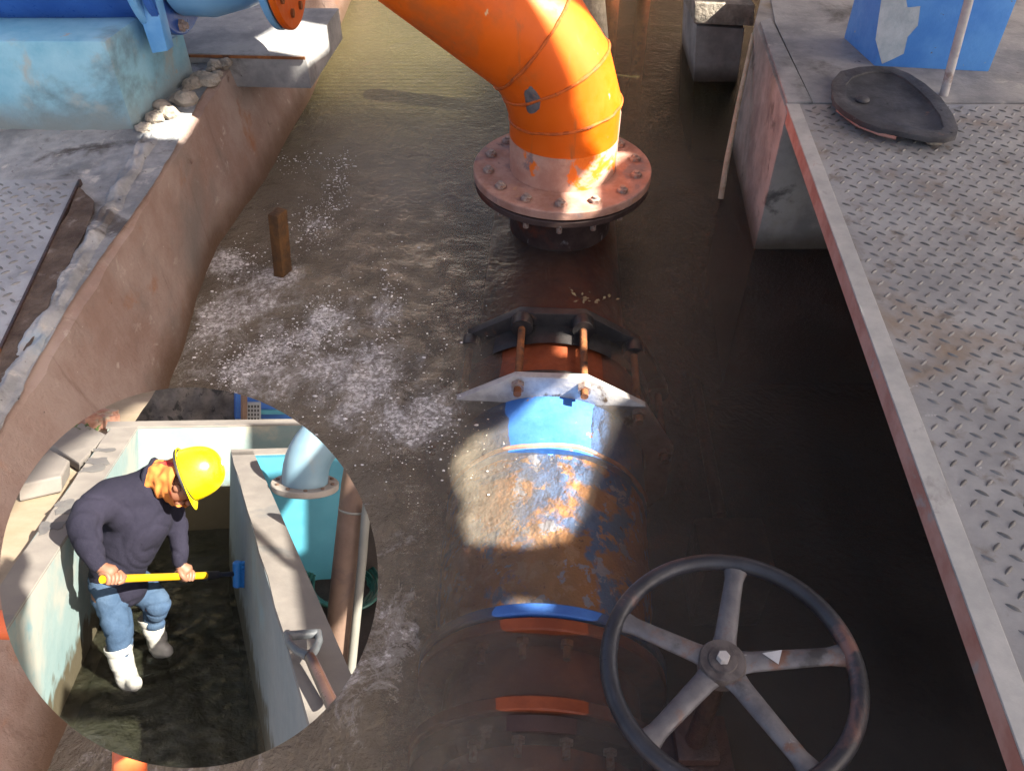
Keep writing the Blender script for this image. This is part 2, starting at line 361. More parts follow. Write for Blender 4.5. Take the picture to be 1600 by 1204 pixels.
def splash_foam():
    rf = random.Random(11); b = MB()
    lines = [([(405, 440), (432, 446), (455, 430)], 130, 8, 6), ([(322, 400), (350, 410), (385, 405)], 130, 16, 10), ([(330, 450), (322, 500), (300, 560)], 90, 12, 12), ([(480, 370), (495, 345), (525, 325)], 150, 10, 11), ([(520, 315), (528, 275), (540, 255)], 80, 7, 9),
        ([(352, 596), (372, 572), (420, 545), (480, 530), (520, 518)], 300, 9, 8), ([(495, 460), (508, 490), (512, 520)], 90, 8, 9), ([(606, 440), (612, 480), (600, 540)], 70, 7, 14), ([(440, 260), (470, 252), (500, 262)], 50, 14, 7), ([(520, 560), (570, 600), (620, 620)], 160, 45, 28), ([(600, 660), (650, 690), (680, 640)], 120, 40, 26), ([(420, 480), (480, 440), (560, 500)], 150, 60, 40)]
    for pts, n, su, sv in lines:
        for k in range(int(n*2.6)):
            f = rf.random()*(len(pts)-1); i = min(int(f), len(pts)-2); f -= i
            u = pts[i][0]+(pts[i+1][0]-pts[i][0])*f+rf.gauss(0, su*1.7); v = pts[i][1]+(pts[i+1][1]-pts[i][1])*f+rf.gauss(0, sv*1.7)
            p = U(u, v, 0)
            if p.x < -1.2: continue
            r = min(.0046, .0010*math.exp(rf.gauss(.2, .55)))
            b.ball(p+V((0, 0, .004+rf.random()*.010)), r, 7, 5, (rf.uniform(.9, 2.2), rf.uniform(.8, 1.3), .55), .5, k)
    o = b.build('foam', mat('white_water_foam', (.66, .63, .61), (.82, .80, .79), 60, .6, bump=0), angle=80); o['kind'] = 'stuff'
splash_foam()
# ------------------------------------------------------------------ ground, pit floor, walls
struct(MB().box((-1.6, -3, -.95), (3.6, 8.4, -.8)).build('pit_floor', M['floor_mud'], smooth=False))
G = MB()
G.box((-60, -60, .18), (-1.62, 80, .44)); G.box((3.4, -60, .18), (60, 80, .44)); G.box((-1.62, 8.2, .18), (3.4, 80, .44)); G.box((-1.62, -60, .18), (3.4, -2.8, .44))
struct(G.build('ground', M['concrete'], smooth=False))

def left_ledge():
    # the channel's left wall with its worn top
    ys = [-2.6, 0]+[.6+.03*k for k in range(150)]+[5.4, 6.4, 7.9]
    b = MB(); prof = []
    for y in ys:
        nn = noise.noise(V((y*7, 0, 0)))*.010+noise.noise(V((y*23, 4, 0)))*.006; xt = -1.275+nn; zt = noise.noise(V((y*11, 9, 0)))*.008; xb = (-1.07-.13*smooth01(1.0, 2.3, y)-.05*smooth01(2.2, 2.95, y)+.10*smooth01(2.95, 3.8, y)+.05*smooth01(3.8, 4.6, y))-.01
        prof.append([V((-1.75, y, .5)), V((xt-.035, y, .5+zt)), V((xt, y, .480+zt)), V((xt*.6+xb*.4, y, .26)), V((xb, y, -.05)), V((xb+.01, y, -.85)), V((-1.75, y, -.85))])
    n = 7
    for p in prof: b.v += p
    for i in range(len(prof)-1):
        for j in range(n): b.f.append((i*n+j, i*n+(j+1) % n, (i+1)*n+(j+1) % n, (i+1)*n+j))
    b.f.append(tuple(range(n))); b.f.append(tuple((len(prof)-1)*n+j for j in range(n-1, -1, -1)))
    o = b.build('channel_wall', M['silt_wall'], angle=25)
    return tag(o, 'silt stained channel wall with pinkish brown face on the foamy side of the water', 'wall')
left_ledge()
def bumpy_sheet(poly_fn, nu, nv, amp, name, m, parent=None, sc=9):
    def fn(u, v):
        p = poly_fn(u, v); return p+V((0, 0, noise.fractal(p*sc, .8, 2.1, 4)*amp))
    return MB().grid(fn, nu, nv).build(name, m, parent, angle=70)
led = bumpy_sheet(lambda u, v: V((-3.2+(1.912+.012*sin(v*23))*u, -.5+5.2*v, .506)), 110, 260, .006, 'ledge_paving', M['ledge'])
struct(led)

# raised mortar ridges beside the left steel plate
def ridge(p, q, w, h, name):
    p, q = V(p), V(q); d = (q-p); sd = d.cross(V((0, 0, 1))).normalized()
    def fn(u, v):
        c = p+d*v+sd*(w*(u-.5)*(1+.5*noise.noise(V((v*14, 3, u)))))
        return c+V((0, 0, h*max(0, 1-(2*u-1)**2)*(.6+.9*noise.noise(V((v*22, u*3, 7)))+.3)+noise.noise(c*60)*.005))
    return MB().grid(fn, 14, 160).build(name, M['ledge'], angle=70)
tag(ridge(U(235, 215, .505), U(-40, 700, .505), .07, .022, 'mortar_ridge'), 'rough cracked mortar ridge along the top of the stained channel wall', 'mortar')

# ------------------------------------------------------------------ tread plates
def tear_marks(quad, pitch, L, Wd, H):
    """raised almond marks over the plate, two directions in turn; quad test by function"""
    b = MB(); n = 8
    inside, x0, x1, y0, y1, z = quad
    i = 0
    for iy in range(int((y1-y0)/(pitch/2))):
        for ix in range(int((x1-x0)/pitch)+1):
            d = iy % 2
            x = x0+ix*pitch+(pitch/2 if d else 0); y = y0+iy*pitch/2
            if not inside(x, y): continue
            a = radians(42 if d else -38)
            e1 = V((cos(a), sin(a), 0)); e2 = V((-sin(a), cos(a), 0)); c = V((x, y, z))
            vs = []
            for k in range(n):
                t = 2*pi*k/n; vs.append(c+e1*(L/2*cos(t))+e2*(Wd/2*sin(t)*abs(sin(t))**.4))
            top = [c+e1*(L*.30*cos(2*pi*k/n))+e2*(Wd*.24*sin(2*pi*k/n))+V((0, 0, H)) for k in range(n)]
            b.add(vs+top, [(k, (k+1) % n, n+(k+1) % n, n+k) for k in range(n)]+[tuple(range(n, 2*n))])
            i += 1
    return b

# right plate
ZP = .62
A = U(1228, 163, ZP); B = U(1603, 1204, ZP); D = (B-A).normalized(); B = B+D*1.2
SD = V((-D.y, D.x, 0)); SD = SD if SD.x > 0 else -SD       # to the right, over the plate
t = thing('tread_plate_platform', 'grey steel tread plate walkway with a pinkish angle iron edge over the dark water', 'platform', (1.5, 1.5, ZP))
a1 = A+SD*.052; b1 = B+SD*.052
plate = MB().prism([a1+V((0, 0, -.008)), b1+V((0, 0, -.008)), V((3.3, b1.y, ZP-.008)), V((3.3, 3.05, ZP-.008)), V((a1.x, 3.05, ZP-.008))][::-1], (0, 0, .008))
plate.build('plate', M['steel'], t, smooth=False)
def in_right(x, y):
    if y > 3.03: return False
    p = V((x, y, ZP))-a1
    return p.dot(SD) > .022
tear_marks((in_right, .78, 2.6, -.2, 3.05, ZP-.0005), .056, .033, .0105, .0038).build('tread_marks', M['mark'], t, angle=50)
MB().prism([A+V((0, 0, .004)), A+SD*.05+V((0, 0, .004)), B+SD*.05+V((0, 0, .004)), B+V((0, 0, .004))], (0, 0, -.006)).build('angle_flange', M['steel_edge'], t, bevel=.0015, smooth=False)
MB().prism([A+V((0, 0, -.0025)), A+SD*.006+V((0, 0, -.0025)), B+SD*.006+V((0, 0, -.0025)), B+V((0, 0, -.0025))], (0, 0, -.052)).build('angle_web', M['primer'], t, smooth=False)

# left plate
ZL = .522
pa, pb, pc = U(-200, 280, ZL), U(122, 281, ZL), U(-30, 600, ZL)
pd = V((pa.x, pc.y, ZL))
t = thing('tread_plate_cover', 'small pale tread plate cover with a rusty lip beside the turquoise plinth', 'cover plate', ((pa+pc)/2))
MB().prism([pa+V((0, 0, -.006)), pd+V((0, 0, -.006)), pc+V((0, 0, -.006)), pb+V((0, 0, -.006))], (0, 0, .006)).build('plate', M['steel'], t, smooth=False)
ld = (pc-pb).normalized(); ls = V((-ld.y, ld.x, 0)); ls = ls if ls.x < 0 else -ls
tear_marks((lambda x, y: (V((x, y, ZL))-pb).dot(ls) > .02 and pc.y < y < pb.y-.02, -2.3, -1.3, 1.5, 2.66, ZL-.0005), .056, .033, .0105, .0038).build('tread_marks', M['mark'], t, angle=50)
MB().prism([pb-ls*.002+V((0, 0, .003)), pb-ls*.010+V((0, 0, .003)), pc-ls*.010+V((0, 0, .003)), pc-ls*.002+V((0, 0, .003))], (0, 0, -.022)).build('lip', M['dark_rust'], t, smooth=False)

gp = [(124, 292), (150, 318), (128, 372), (98, 430), (66, 500), (30, 570), (-10, 650), (-60, 740), (-120, 740), (-60, 640), (-6, 545), (40, 455), (84, 372)]
gq = []
for i in range(len(gp)):
    a_, b_ = gp[i], gp[(i+1) % len(gp)]
    for f in (0, .25, .5, .75):
        u_, v_ = a_[0]+(b_[0]-a_[0])*f, a_[1]+(b_[1]-a_[1])*f
        gq.append(U(u_+7*noise.noise(V((u_*.09, v_*.09, 0))), v_+7*noise.noise(V((u_*.09, v_*.09, 5))), .5165))
M['band'] = mat('dark_brown_band', (.055, .035, .025), (.11, .08, .06), 12, .95, bump=1, bscale=50, bdist=.01, layers=[((.19, .16, .14), 9, .58, .68)])
o = MB().prism(gq, (0, 0, .002)).build('dark_gap_band', M['band'], smooth=False)  # thin dark brown sheet along the plate's edge
tag(o, 'dark dirt in the gap along the edge of the small tread plate cover', 'band')
# ------------------------------------------------------------------ right pier and the far block
pf = .62
t = thing('concrete_pier', 'grey concrete pier with rust streaked front corner holding up the tread plate', 'pier', (1.4, 3.4, 0))
x0 = 1.035
MB().prism([V((x0, 3.0, -.8)), V((3.3, 3.0, -.8)), V((3.3, 5.2, -.8)), V((1.5, 5.2, -.8)), V((1.12, 3.95, -.8))], (0, 0, .8+pf-.006)).build('block', M['pier'], t, bevel=.012)
k = MB(); e = [U(1225, 160, pf), U(1262, 158, pf), U(1212, 60, pf), U(1180, 38, pf)]
k.prism([V((1.05, 3.055, pf-.004)), V((1.145, 3.055, pf-.004)), V((1.19, 3.95, pf-.004)), V((1.13, 3.9, pf-.004))], (0, 0, .012)).build('kerb', M['concrete'], t, bevel=.003)
t = thing('concrete_block', 'pale concrete block with sunlit top standing in the water behind the pier', 'block', (1.25, 4.9, 0))
q = [UY(1098, 125, 4.72), UY(1160, 130, 4.72), UY(1164, 45, 4.72), UY(1088, 40, 4.72)]
MB().prism([q[0]-V((0, 0, .5)), q[1]-V((0, 0, .5)), q[2], q[3]], (0.02, .6, 0)).build('block', M['pier'], t, bevel=.012)
q2 = [UY(1084, 38, 4.70), UY(1178, 42, 4.70), UY(1180, 8, 4.70), UY(1086, 4, 4.70)]
MB().prism(q2, (0, .66, 0)).build('cap', M['mortar'], t, bevel=.012)

# pale rod added to stand for the sunlit strip beside the pier
o = MB().tube([UY(1176, 60, 3.93)+V((0, 0, .02)), UY(1152, 170, 3.6), UY(1138, 240, 3.47)+V((0, 0, -.02)), UY(1132, 280, 3.4)-V((0, 0, .1))], [.010, .011, .013, .013], 12).build('conduit', M['pale'])
tag(o, 'thin pale rod standing in for the sunlit strip beside the pier', 'conduit')

# teardrop cover
t = thing('teardrop_cover', 'black teardrop shaped iron cover with a bolted rim lying on the tread plate', 'cover', U(1390, 180, .64))
def tilt(u, v, z): 
    p = U(u, v, .66); p.z += z; return p
out = [(1300, 150), (1300, 128), (1312, 114), (1340, 107), (1368, 105), (1395, 107), (1420, 117), (1445, 133), (1470, 155), (1488, 180), (1497, 203), (1494, 214), (1478, 218), (1450, 217), (1415, 210), (1375, 203), (1345, 192), (1318, 175), (1304, 162)]
inn = [(1322, 150), (1321, 134), (1332, 122), (1352, 115), (1372, 113), (1392, 115), (1412, 124), (1432, 140), (1452, 160), (1468, 182), (1474, 200), (1468, 206), (1450, 205), (1420, 199), (1384, 192), (1356, 182), (1336, 170), (1326, 160), (1323, 155)]
P = [U(u, v, .662) for u, v in out]; Q = [U(u, v, .662) for u, v in inn]; n = len(P)
def ring_solid(P, Q, z0, z1):
    vs = [p+V((0, 0, z0)) for p in P]+[p+V((0, 0, z1)) for p in P]+[p+V((0, 0, z1)) for p in Q]+[p+V((0, 0, z0)) for p in Q]
    n = len(P); fs = []
    for g in range(4):
        for k in range(n): fs.append((g*n+k, g*n+(k+1) % n, ((g+1) % 4)*n+(k+1) % n, ((g+1) % 4)*n+k))
    return MB().add(vs, fs)
ring_solid(P, Q, -.014, .006).build('rim', M['cover'], t, bevel=.002, angle=40)
cq = sum(Q, V())/n
dish = MB()
rings = [(1.0, -.002), (.9, -.010), (.6, -.013), (.25, -.010), (.02, -.009)]
vs = [cq+(p-cq)*s_+V((0, 0, z)) for s_, z in rings for p in Q]
dish.add(vs, [(r*n+k, r*n+(k+1) % n, (r+1)*n+(k+1) % n, (r+1)*n+k) for r in range(4) for k in range(n)]).build('dish', M['cover'], t)
MB().ball(U(1348, 156, .656), .026, 14, 8, (1, 1, .55)).build('boss', M['cover'], t)
MB().tube([U(u, v, .645) for u, v in [(1308, 172), (1340, 196), (1375, 210), (1400, 216)]], .006, 8).build('wooden_packer', M['primer'], t)
proto = None
for u, v in [(1310, 150), (1322, 117), (1391, 111), (1440, 138), (1471, 172), (1487, 207), (1335, 186), (1420, 206)]:
    p = U(u, v, .668)
    if proto is None:
        proto = MB().lathe([(.0045, 0), (.0045, .0012), (.0001, .0012)], p, n=10).build('bolt_hole', M['black_iron'], t); p0 = p
    else:
        c = proto.copy(); COL.objects.link(c); c.parent = t; c.location = p-p0
MB().ball(U(1460, 222, .632), .02, 8, 6, (1.6, 1, .6)).build('packing_chip', M['mortar'], t)

# blue box and pole at the top right
t = thing('blue_plinth', 'bright blue painted plinth with a peeled grey patch at the platform edge', 'plinth', (1.8, 3.5, ZP))
c0, c1, c2 = U(1366, 104, ZP), U(1545, 113, ZP), U(1318, 60, ZP)
off = V((0, 0, .7)); c3 = c1+(c2-c0)
MB().prism([c0, c1, c3, c2], off).build('body', M['box_blue'], t, bevel=.008)
fy = (c1-c0).normalized(); fn_ = V((fy.y, -fy.x, 0))
pe = []
for u, v in [(1378, 100), (1368, 62), (1374, 20), (1380, -20), (1412, -20), (1418, 12), (1438, 10), (1434, 40), (1418, 58), (1412, 84), (1396, 92)]:
    r = ray(u, v); tt = ((c0+fn_*.002)-C0).dot(fn_)/r.dot(fn_); pe.append(C0+r*tt)
MB().prism(pe, fn_*.0015).build('peeled_patch', M['peel'], t, smooth=False)
o = MB().tube([U(1474, 150, ZP), UY(1494, 75, 3.16), UY(1530, -60, 3.22)], .0165, 12).build('pole', M['pole'])
tag(o, 'slim grey pole leaning in front of the blue plinth', 'pole')
o = MB().prism([V((1.15, 3.06, ZP-.03)), V((3.3, 3.06, ZP-.03)), V((3.3, 5.1, ZP-.03)), V((1.4, 5.1, ZP-.03)), V((1.2, 3.9, ZP-.03))], (0, 0, .032)).build('platform_paving', M['concrete'])
struct(o)

# ------------------------------------------------------------------ orange elbow, its flange, riser and tee
FC = V((.212, 3.2, .28)); PR = .222
t = thing('orange_elbow_pipe', 'thick orange mitred elbow pipe rising from a bolted flange above the water', 'pipe', FC)
cx, cz, RB = FC.x-.5, .47, .5
pts = [FC.copy(), V((FC.x, FC.y, .43))]
for th in (8, 26, 44): pts.append(V((cx+(RB+.006)*cos(radians(th)), FC.y, cz+(RB+.006)*sin(radians(th)))))
d53 = V((-cos(radians(37)), 0, sin(radians(37))))
end = pts[-1]+d53*1.9; pts.append(end)
# each length between two weld seams is one segment
full = MB().tube(pts, PR, 48, cap=False)
seg_mats = [M['oxide'], M['orange']]
oxide_low = mat('rusty_orange_neck', (.42, .20, .14), (.52, .30, .22), 8, .65, bump=.45, bscale=60, layers=[((.80, .16, .012), 6, .54, .60), ((.26, .17, .15), 9, .6, .68)])
for i in range(len(pts)-1):
    b = MB(); b.v = full.v[i*48:(i+2)*48]; b.f = [(j, (j+1) % 48, 48+(j+1) % 48, 48+j) for j in range(48)]
    b.build('neck' if i == 0 else 'pipe_segment', oxide_low if i == 0 else M['orange'], t)
from mathutils.bvhtree import BVHTree
wpz = MB(); tree = BVHTree.FromPolygons(full.v, full.f)
def on_pipe(u, v, k=.0015):
    p, n, _, _ = tree.ray_cast(C0, ray(u, v)); n = n if n.dot(ray(u, v)) < 0 else -n
    return p+n*k
NR, NA = 5, 26
for r_ in range(NR+1):
    for k in range(NA):
        a = 2*pi*k/NA; r = (r_/NR)*(1+.4*noise.noise(V((cos(a)*1.6, sin(a)*1.6, 5)))+.15*noise.noise(V((cos(a)*5, sin(a)*5, 2))))
        wpz.v.append(on_pipe(831+13*cos(a)*r+2*sin(a), 156+20*sin(a)*r, .0016 if r_ < NR else .0004))
for r_ in range(NR):
    for k in range(NA): wpz.f.append((r_*NA+k, r_*NA+(k+1) % NA, (r_+1)*NA+(k+1) % NA, (r_+1)*NA+k))
wpz.build('worn_patch', mat('bare_grey_steel', (.07, .065, .075), (.14, .12, .12), 20, .7, bump=.5, layers=[((.40, .10, .01), 30, .56, .62)]), t)
for i in range(2, len(pts)-1):
    ring = full.v[i*48:(i+1)*48]
    c = sum(ring, V())/48
    MB().tube([c+(p-c)*(1.004+.006*noise.noise(p*55))+V((0, 0, .005*noise.noise(p*38))) for p in ring], [.0062+.0025*noise.noise(p*70) for p in ring], 8, closed=True).build('weld_seam', M['weld'], t)
MB().tube([p+V((PR*.96, -.05, 0)) for p in pts[:4]], .007, 8).build('seam_strip', M['oxide'], t)
def flange_ring(c, r0, r1, z0, z1): return MB().lathe([(r0, z0), (r1-.004, z0), (r1, z0+.004), (r1, z1-.004), (r1-.004, z1), (r0, z1)], c, n=64, loop=True)
FR = .375
flange_ring(FC, PR-.01, FR, -.034, .004).build('flange', M['oxide'], t, angle=40)
flange_ring(FC, PR-.02, FR-.012, -.042, -.035).build('gasket', mat('frayed_gasket', (.34, .2, .11), (.42, .28, .17), 30, .9, bump=.8), t, angle=40)
def bolt_mesh(r, hh, sh):
    b = MB().lathe([(r*1.35, 0), (r*1.35, .004), (.0001, .004)], (0, 0, 0), n=16)
    b.lathe([(r, .004), (r, .004+hh*.85), (r*.8, .004+hh), (.0001, .004+hh)], (0, 0, 0), n=6)
    b.lathe([(r*.5, .004+hh), (r*.5, .004+hh+.008), (.0001, .004+hh+.008)], (0, 0, 0), n=10)
    if sh: b.lathe([(r*.55, 0), (r*.55, -sh), (.0001, -sh)], (0, 0, 0), n=10)
    return b
b0 = None
for k in range(14):
    a = 2*pi*(k+.35)/14
    loc = V((.315*cos(a), .315*sin(a), 0))
    if b0 is None: b0 = bolt_mesh(.022, .016, .125).build('bolt', M['bolt'], None); b0.parent = t; b0.location = loc
    else:
        c = b0.copy(); COL.objects.link(c); c.parent = t; c.location = loc

t = thing('submerged_tee_pipe', 'dark red tee pipe under the water with a riser up to the bolted flange', 'pipe', (.2, 3.2, -.3))
AX = V((.052, 1, 0)).normalized()
def axp(y, z=-.29): return V((.025+.052*y, y, z))
MB().tube([FC+V((0, 0, -.28)), FC+V((0, 0, -.066))], .222, 48).build('riser', M['dark_riser'], t)
flange_ring(FC, .19, FR-.004, -.072, -.043).build('flange', M['dark_riser'], t, angle=40)
MB().tube([axp(2.35, -.34), axp(4.2, -.34)], .315, 48).build('run', M['sub_red'], t)

# ------------------------------------------------------------------ coupling
t = thing('pipe_coupling', 'black iron bolted coupling with two polygonal rings straddling the water surface', 'coupling', axp(2.25))
NS, RA, RI = 12, .468, .36
ZC = -.334
def poly_ring(y, th, m, name):
    c = axp(y, ZC); e1 = AX.cross(V((0, 0, 1))).normalized(); vs = []; n = 60
    def rad(a):
        seg = 2*pi/NS; da = ((a+seg/2) % seg)-seg/2          # corners at multiples of seg
        return RA*cos(pi/NS)/cos(pi/NS-abs(da))
    for (off, outer) in ((0, 1), (th, 1), (th, 0), (0, 0)):
        for k in range(n):
            a = 2*pi*k/n+pi/2+pi/NS
            r = rad(2*pi*k/n) if outer else RI
            vs.append(c+AX*off+(e1*cos(a)+V((0, 0, 1))*sin(a))*r)
    fs = [(g*n+k, g*n+(k+1) % n, ((g+1) % 4)*n+(k+1) % n, ((g+1) % 4)*n+k) for g in range(4) for k in range(n)]
    return MB().add(vs, fs).build(name, m, t, bevel=.004, angle=30)
Y1r, Y2r = 2.055, 2.40
poly_ring(Y1r, .028, M['ring_face'], 'ring'); poly_ring(Y2r, .04, M['black_iron'], 'ring')
MB().tube([axp(Y1r+.028, ZC), axp(Y1r+.1, ZC)], .40, 48, cap=False).build('gland', M['black_iron'], t)
MB().tube([axp(Y2r-.10, ZC), axp(Y2r, ZC)], .40, 48, cap=False).build('gland', M['black_iron'], t)
MB().tube([axp(Y1r+.08, ZC), axp(Y2r-.08, ZC)], .382, 48, cap=False).build('sleeve', M['sub_red'], t)
e1 = AX.cross(V((0, 0, 1))).normalized()
for k in range(NS):
    a = pi/2+pi/NS+2*pi*k/NS
    c = (e1*cos(a)+V((0, 0, 1))*sin(a))*(RA-.035)
    p1, p2 = axp(Y1r-.05, ZC)+c, axp(Y2r+.02, ZC)+c
    if p1.z < -.3: continue
    rod = MB().tube([p1, p2], .0135, 12).build('tie_rod', M['rust'], t)
    nut = MB().lathe([(.024, 0), (.024, .022), (.0001, .022)], axp(Y1r-.001, ZC)+c, -AX, n=6)
    nut.build('nut', M['bolt'], rod) if False else None
    n2 = MB().lathe([(.024, 0), (.024, .022), (.0001, .022)], axp(Y1r-.001, ZC)+c, -AX, n=6).build('nut', M['bolt'], t)
    MB().lathe([(.04, -.03), (.042, .02), (.03, .04), (.0001, .04)], axp(Y2r-.02, ZC)+c, AX, n=14).build('lug', M['black_iron'], t)

o = MB()
for k in range(20):
    c = U(925+random.gauss(0, 18), 468+random.gauss(0, 5), .105)+V((0, 0, random.uniform(0, .02)))
    a = V((random.uniform(-1, 1), random.uniform(-1, 1), random.uniform(-.3, .6))).normalized()*random.uniform(.008, .03)
    s_ = a.cross(V((0, 0, 1))).normalized()*random.uniform(.003, .009)
    o.add([c, c+a*.5+s_, c+a, c+a*.5-s_+V((0, 0, .003))], [(0, 1, 2, 3)])
tag(o.build('dry_leaf_litter', M['leaf'], smooth=False), 'small clump of dry yellowish leaf litter caught on the black coupling', 'debris')

# ------------------------------------------------------------------ blue spool pipe and valve flanges
t = thing('blue_spool_pipe', 'blue painted pipe with flaking rust just breaking the water in front of the coupling', 'pipe', axp(1.7))
MB().tube([axp(1.83, -.324), axp(2.13, -.315)], .35, 64).build('pipe_end', M['blue_clean'], t)
def spool(u, v):
    y = 1.22+(1.84-1.22)*v; k_ = .90+.10*smooth01(0, .45, v); a = 2*pi*u
    r = .347*k_+.004*noise.noise(V((cos(a)*3, y*9, sin(a)*3)))+.0035*noise.noise(V((cos(a)*11, y*26, sin(a)*11)))
    return axp(y, -.358+.008*v+.347*(1-k_))+(e1*cos(a)+V((0, 0, 1))*sin(a))*r
MB().grid(spool, 200, 70).build('pipe_body', M['blue_pipe'], t, angle=80)
MB().tube([axp(1.835, -.326)+(e1*cos(x*pi/24)+V((0, 0, 1))*sin(x*pi/24))*.352+AX*(.012*noise.noise(V((x*.35, 0, 0)))) for x in range(2, 23)], .0085, 8).build('weld_seam', M['oxide'], t)
blue_edge = mat('dull_blue_flange_paint', (.03, .10, .34), (.05, .15, .42), 6, .5, bump=.4, layers=[((.22, .10, .05), 8, .60, .68), ((.3, .34, .42), 18, .66, .72)])
MB().lathe([(.28, 0), (.366, 0), (.37, .004), (.37, .03), (.366, .034), (.28, .034)], axp(1.215, -.338), AX, n=72, loop=True).build('flange', blue_edge, t, angle=40)
t = thing('gate_valve', 'submerged red brown valve body between two bolted flanges at the foot of the picture', 'valve', axp(1.1))
MB().lathe([(.28, 0), (.362, 0), (.366, .004), (.366, .034), (.362, .038), (.28, .038)], axp(1.172, -.341), AX, n=72, loop=True).build('flange', M['sub_red'], t, angle=40)
MB().lathe([(.28, 0), (.361, 0), (.365, .004), (.365, .034), (.361, .038), (.28, .038)], axp(.955, -.346), AX, n=72, loop=True).build('flange', M['sub_red'], t, angle=40)
MB().tube([axp(.6, -.36), axp(1.19, -.36)], .29, 48).build('body', M['sub_red'], t)
MB().lathe([(.28, 0), (.358, 0), (.358, .04), (.28, .04)], axp(.905, -.347), AX, n=72, loop=True).build('counter_flange', M['dark_riser'], t, angle=40)
for k in range(4):
    a = radians(58+k*21)
    for yy, ln in ((.86, .06), (1.12, .06)):
        c = axp(yy, -.352)+(e1*cos(a)+V((0, 0, 1))*sin(a))*.325
        MB().lathe([(.019, 0), (.019, .02), (.011, .02), (.011, .055), (.0001, .055)], c+AX*.055, -AX, n=6).build('bolt', M['bolt'] if yy < 1 else M['rust'], t)
# gearbox standing beside the valve, below the wheel
t = thing('handwheel', 'black five spoke valve handwheel with a white triangle sticker over the water', 'handwheel', (.41, .83, .5))
WC = V((.424, .806, .505)); WR = .236
tl = Matrix.Rotation(radians(-3), 3, 'Y') @ Matrix.Rotation(radians(2), 3, 'X')
def wp(r, a, z=0): return WC+tl @ V((r*cos(a), r*sin(a), z))
MB().tube([wp(WR, 2*pi*k/72) for k in range(72)], .0172, 20, closed=True).build('rim', M['wheel'], t)
HB = U(1128, 1035, .497)
HZ = HB
for k, dg in enumerate((77, 5, 152, 218, 298)):
    tip = wp(WR-.012, radians(dg)); d = (tip-HZ); sd = d.cross(V((0, 0, 1))).normalized(); up = sd.cross(d).normalized()
    b = MB(); n = 10; rows = []
    for q in range(9):
        f = q/8; w = (.0245-.006*f)+(.008*max(0, f-.86)/.14)+.010*max(0, .2-f)/.2; h = .0105
        c = HZ+d*f-up*.004
        rows.append([c+sd*(w*cos(2*pi*j/n)*(1 if abs(cos(2*pi*j/n)) < .9 else .96))+up*(h*sin(2*pi*j/n)) for j in range(n)])
    b.add([p for r in rows for p in r], [(i*n+j, i*n+(j+1) % n, (i+1)*n+(j+1) % n, (i+1)*n+j) for i in range(8) for j in range(n)])
    sp = b.build('spoke', M['spoke'], t, angle=60)
    if dg == 5:
        c = HZ+d*.42+up*.0075
        MB().prism([c-d*.085+sd*-.010, c+d*.08+sd*-.014, c+d*.02+sd*.015], up*.001).build('sticker', M['white'], t, smooth=False)
MB().lathe([(.045, -.028), (.047, .004), (.043, .012), (.029, .013), (.027, .017), (.0001, .017)], HZ, tl @ V((0, 0, 1)), n=40).build('hub', M['hub'], t)
MB().lathe([(.013, .016), (.013, .028), (.011, .031), (.0001, .031)], HZ, tl @ V((0, 0, 1)), n=6).build('nut', M['ring_face'], t)
ST = V((HZ.x, HZ.y, 0))
MB().tube([HZ-V((0, 0, .028)), HZ-V((0, 0, .42))], .021, 16).build('stem', M['dark_rust'], t)
gb = MB().box((ST.x-.075, ST.y-.07, -.02), (ST.x+.085, ST.y+.075, .12)); gb.box((ST.x-.045, ST.y-.045, .121), (ST.x+.05, ST.y+.05, .155)); gb.box((ST.x-.04, ST.y+.078, .02), (ST.x+.045, ST.y+.12, .1))
gb.build('gearbox', M['dark_rust'], t, bevel=.008)
MB().lathe([(.1, -.3), (.1, -.021), (.0001, -.021)], ST, n=28).build('pedestal', M['dark_riser'], t)
# submerged items seen faintly on the right
o = MB().box((.62, 1.55, -.6), (.86, 1.78, -.27)).build('submerged_block', M['dark_rust'], bevel=.02)
tag(o, 'brown concrete block under the dark water beside the handwheel', 'block')
o = MB().tube([V((.72, 1.8, -.3)), V((.75, 2.5, -.32))], .025, 12).build('submerged_rail', M['dark_rust'])
tag(o, 'thin rusty rail lying under the dark water', 'rail')

# ------------------------------------------------------------------ post in the foam
pb_ = U(432, 438, 0)
t = thing('rusty_stub_post', 'short rusty square steel stub standing in the foaming water', 'post', (pb_.x, pb_.y, 0))
MB().hexa([V((pb_.x+x_+dx, pb_.y+y_, z_)) for z_, dx in ((-.3, -.012), (.305, .055)) for x_, y_ in ((-.032, .005), (.010, -.012), (.036, .045), (-.006, .062))]).build('stub', mat('dark_post_rust', (.055, .028, .012), (.13, .06, .018), 14, .8, bump=.8, bscale=70, layers=[((.20, .06, .02), 9, .60, .72)]), t, bevel=.005)

# ------------------------------------------------------------------ left pump, plinth, slab
t = thing('turquoise_plinth', 'weathered turquoise concrete plinth carrying the blue pump', 'plinth', (-1.9, 3.4, .5))
MB().prism([V((-3.4, 3.08, .45)), V((-1.482, 3.07, .45)), V((-1.40, 3.62, .45)), V((-3.4, 3.62, .45))], (0, 0, .40)).build('body', M['plinth'], t, bevel=.016)
t = thing('pump_slab', 'grey concrete slab under the pump flange jutting over the water edge', 'slab', (-1.3, 3.9, .5))
MB().prism([V((-1.52, 3.73, .40)), V((-.915, 3.70, .40)), V((-.86, 4.3, .40)), V((-1.6, 4.3, .40))], (0, 0, .152)).build('slab', M['concrete'], t, bevel=.006)
MB().prism([V((-1.5, 3.722, .535)), V((-.92, 3.692, .535)), V((-.92, 3.697, .535)), V((-1.5, 3.727, .535))], (0, 0, .012)).build('edge_angle', M['rust'], t, smooth=False)

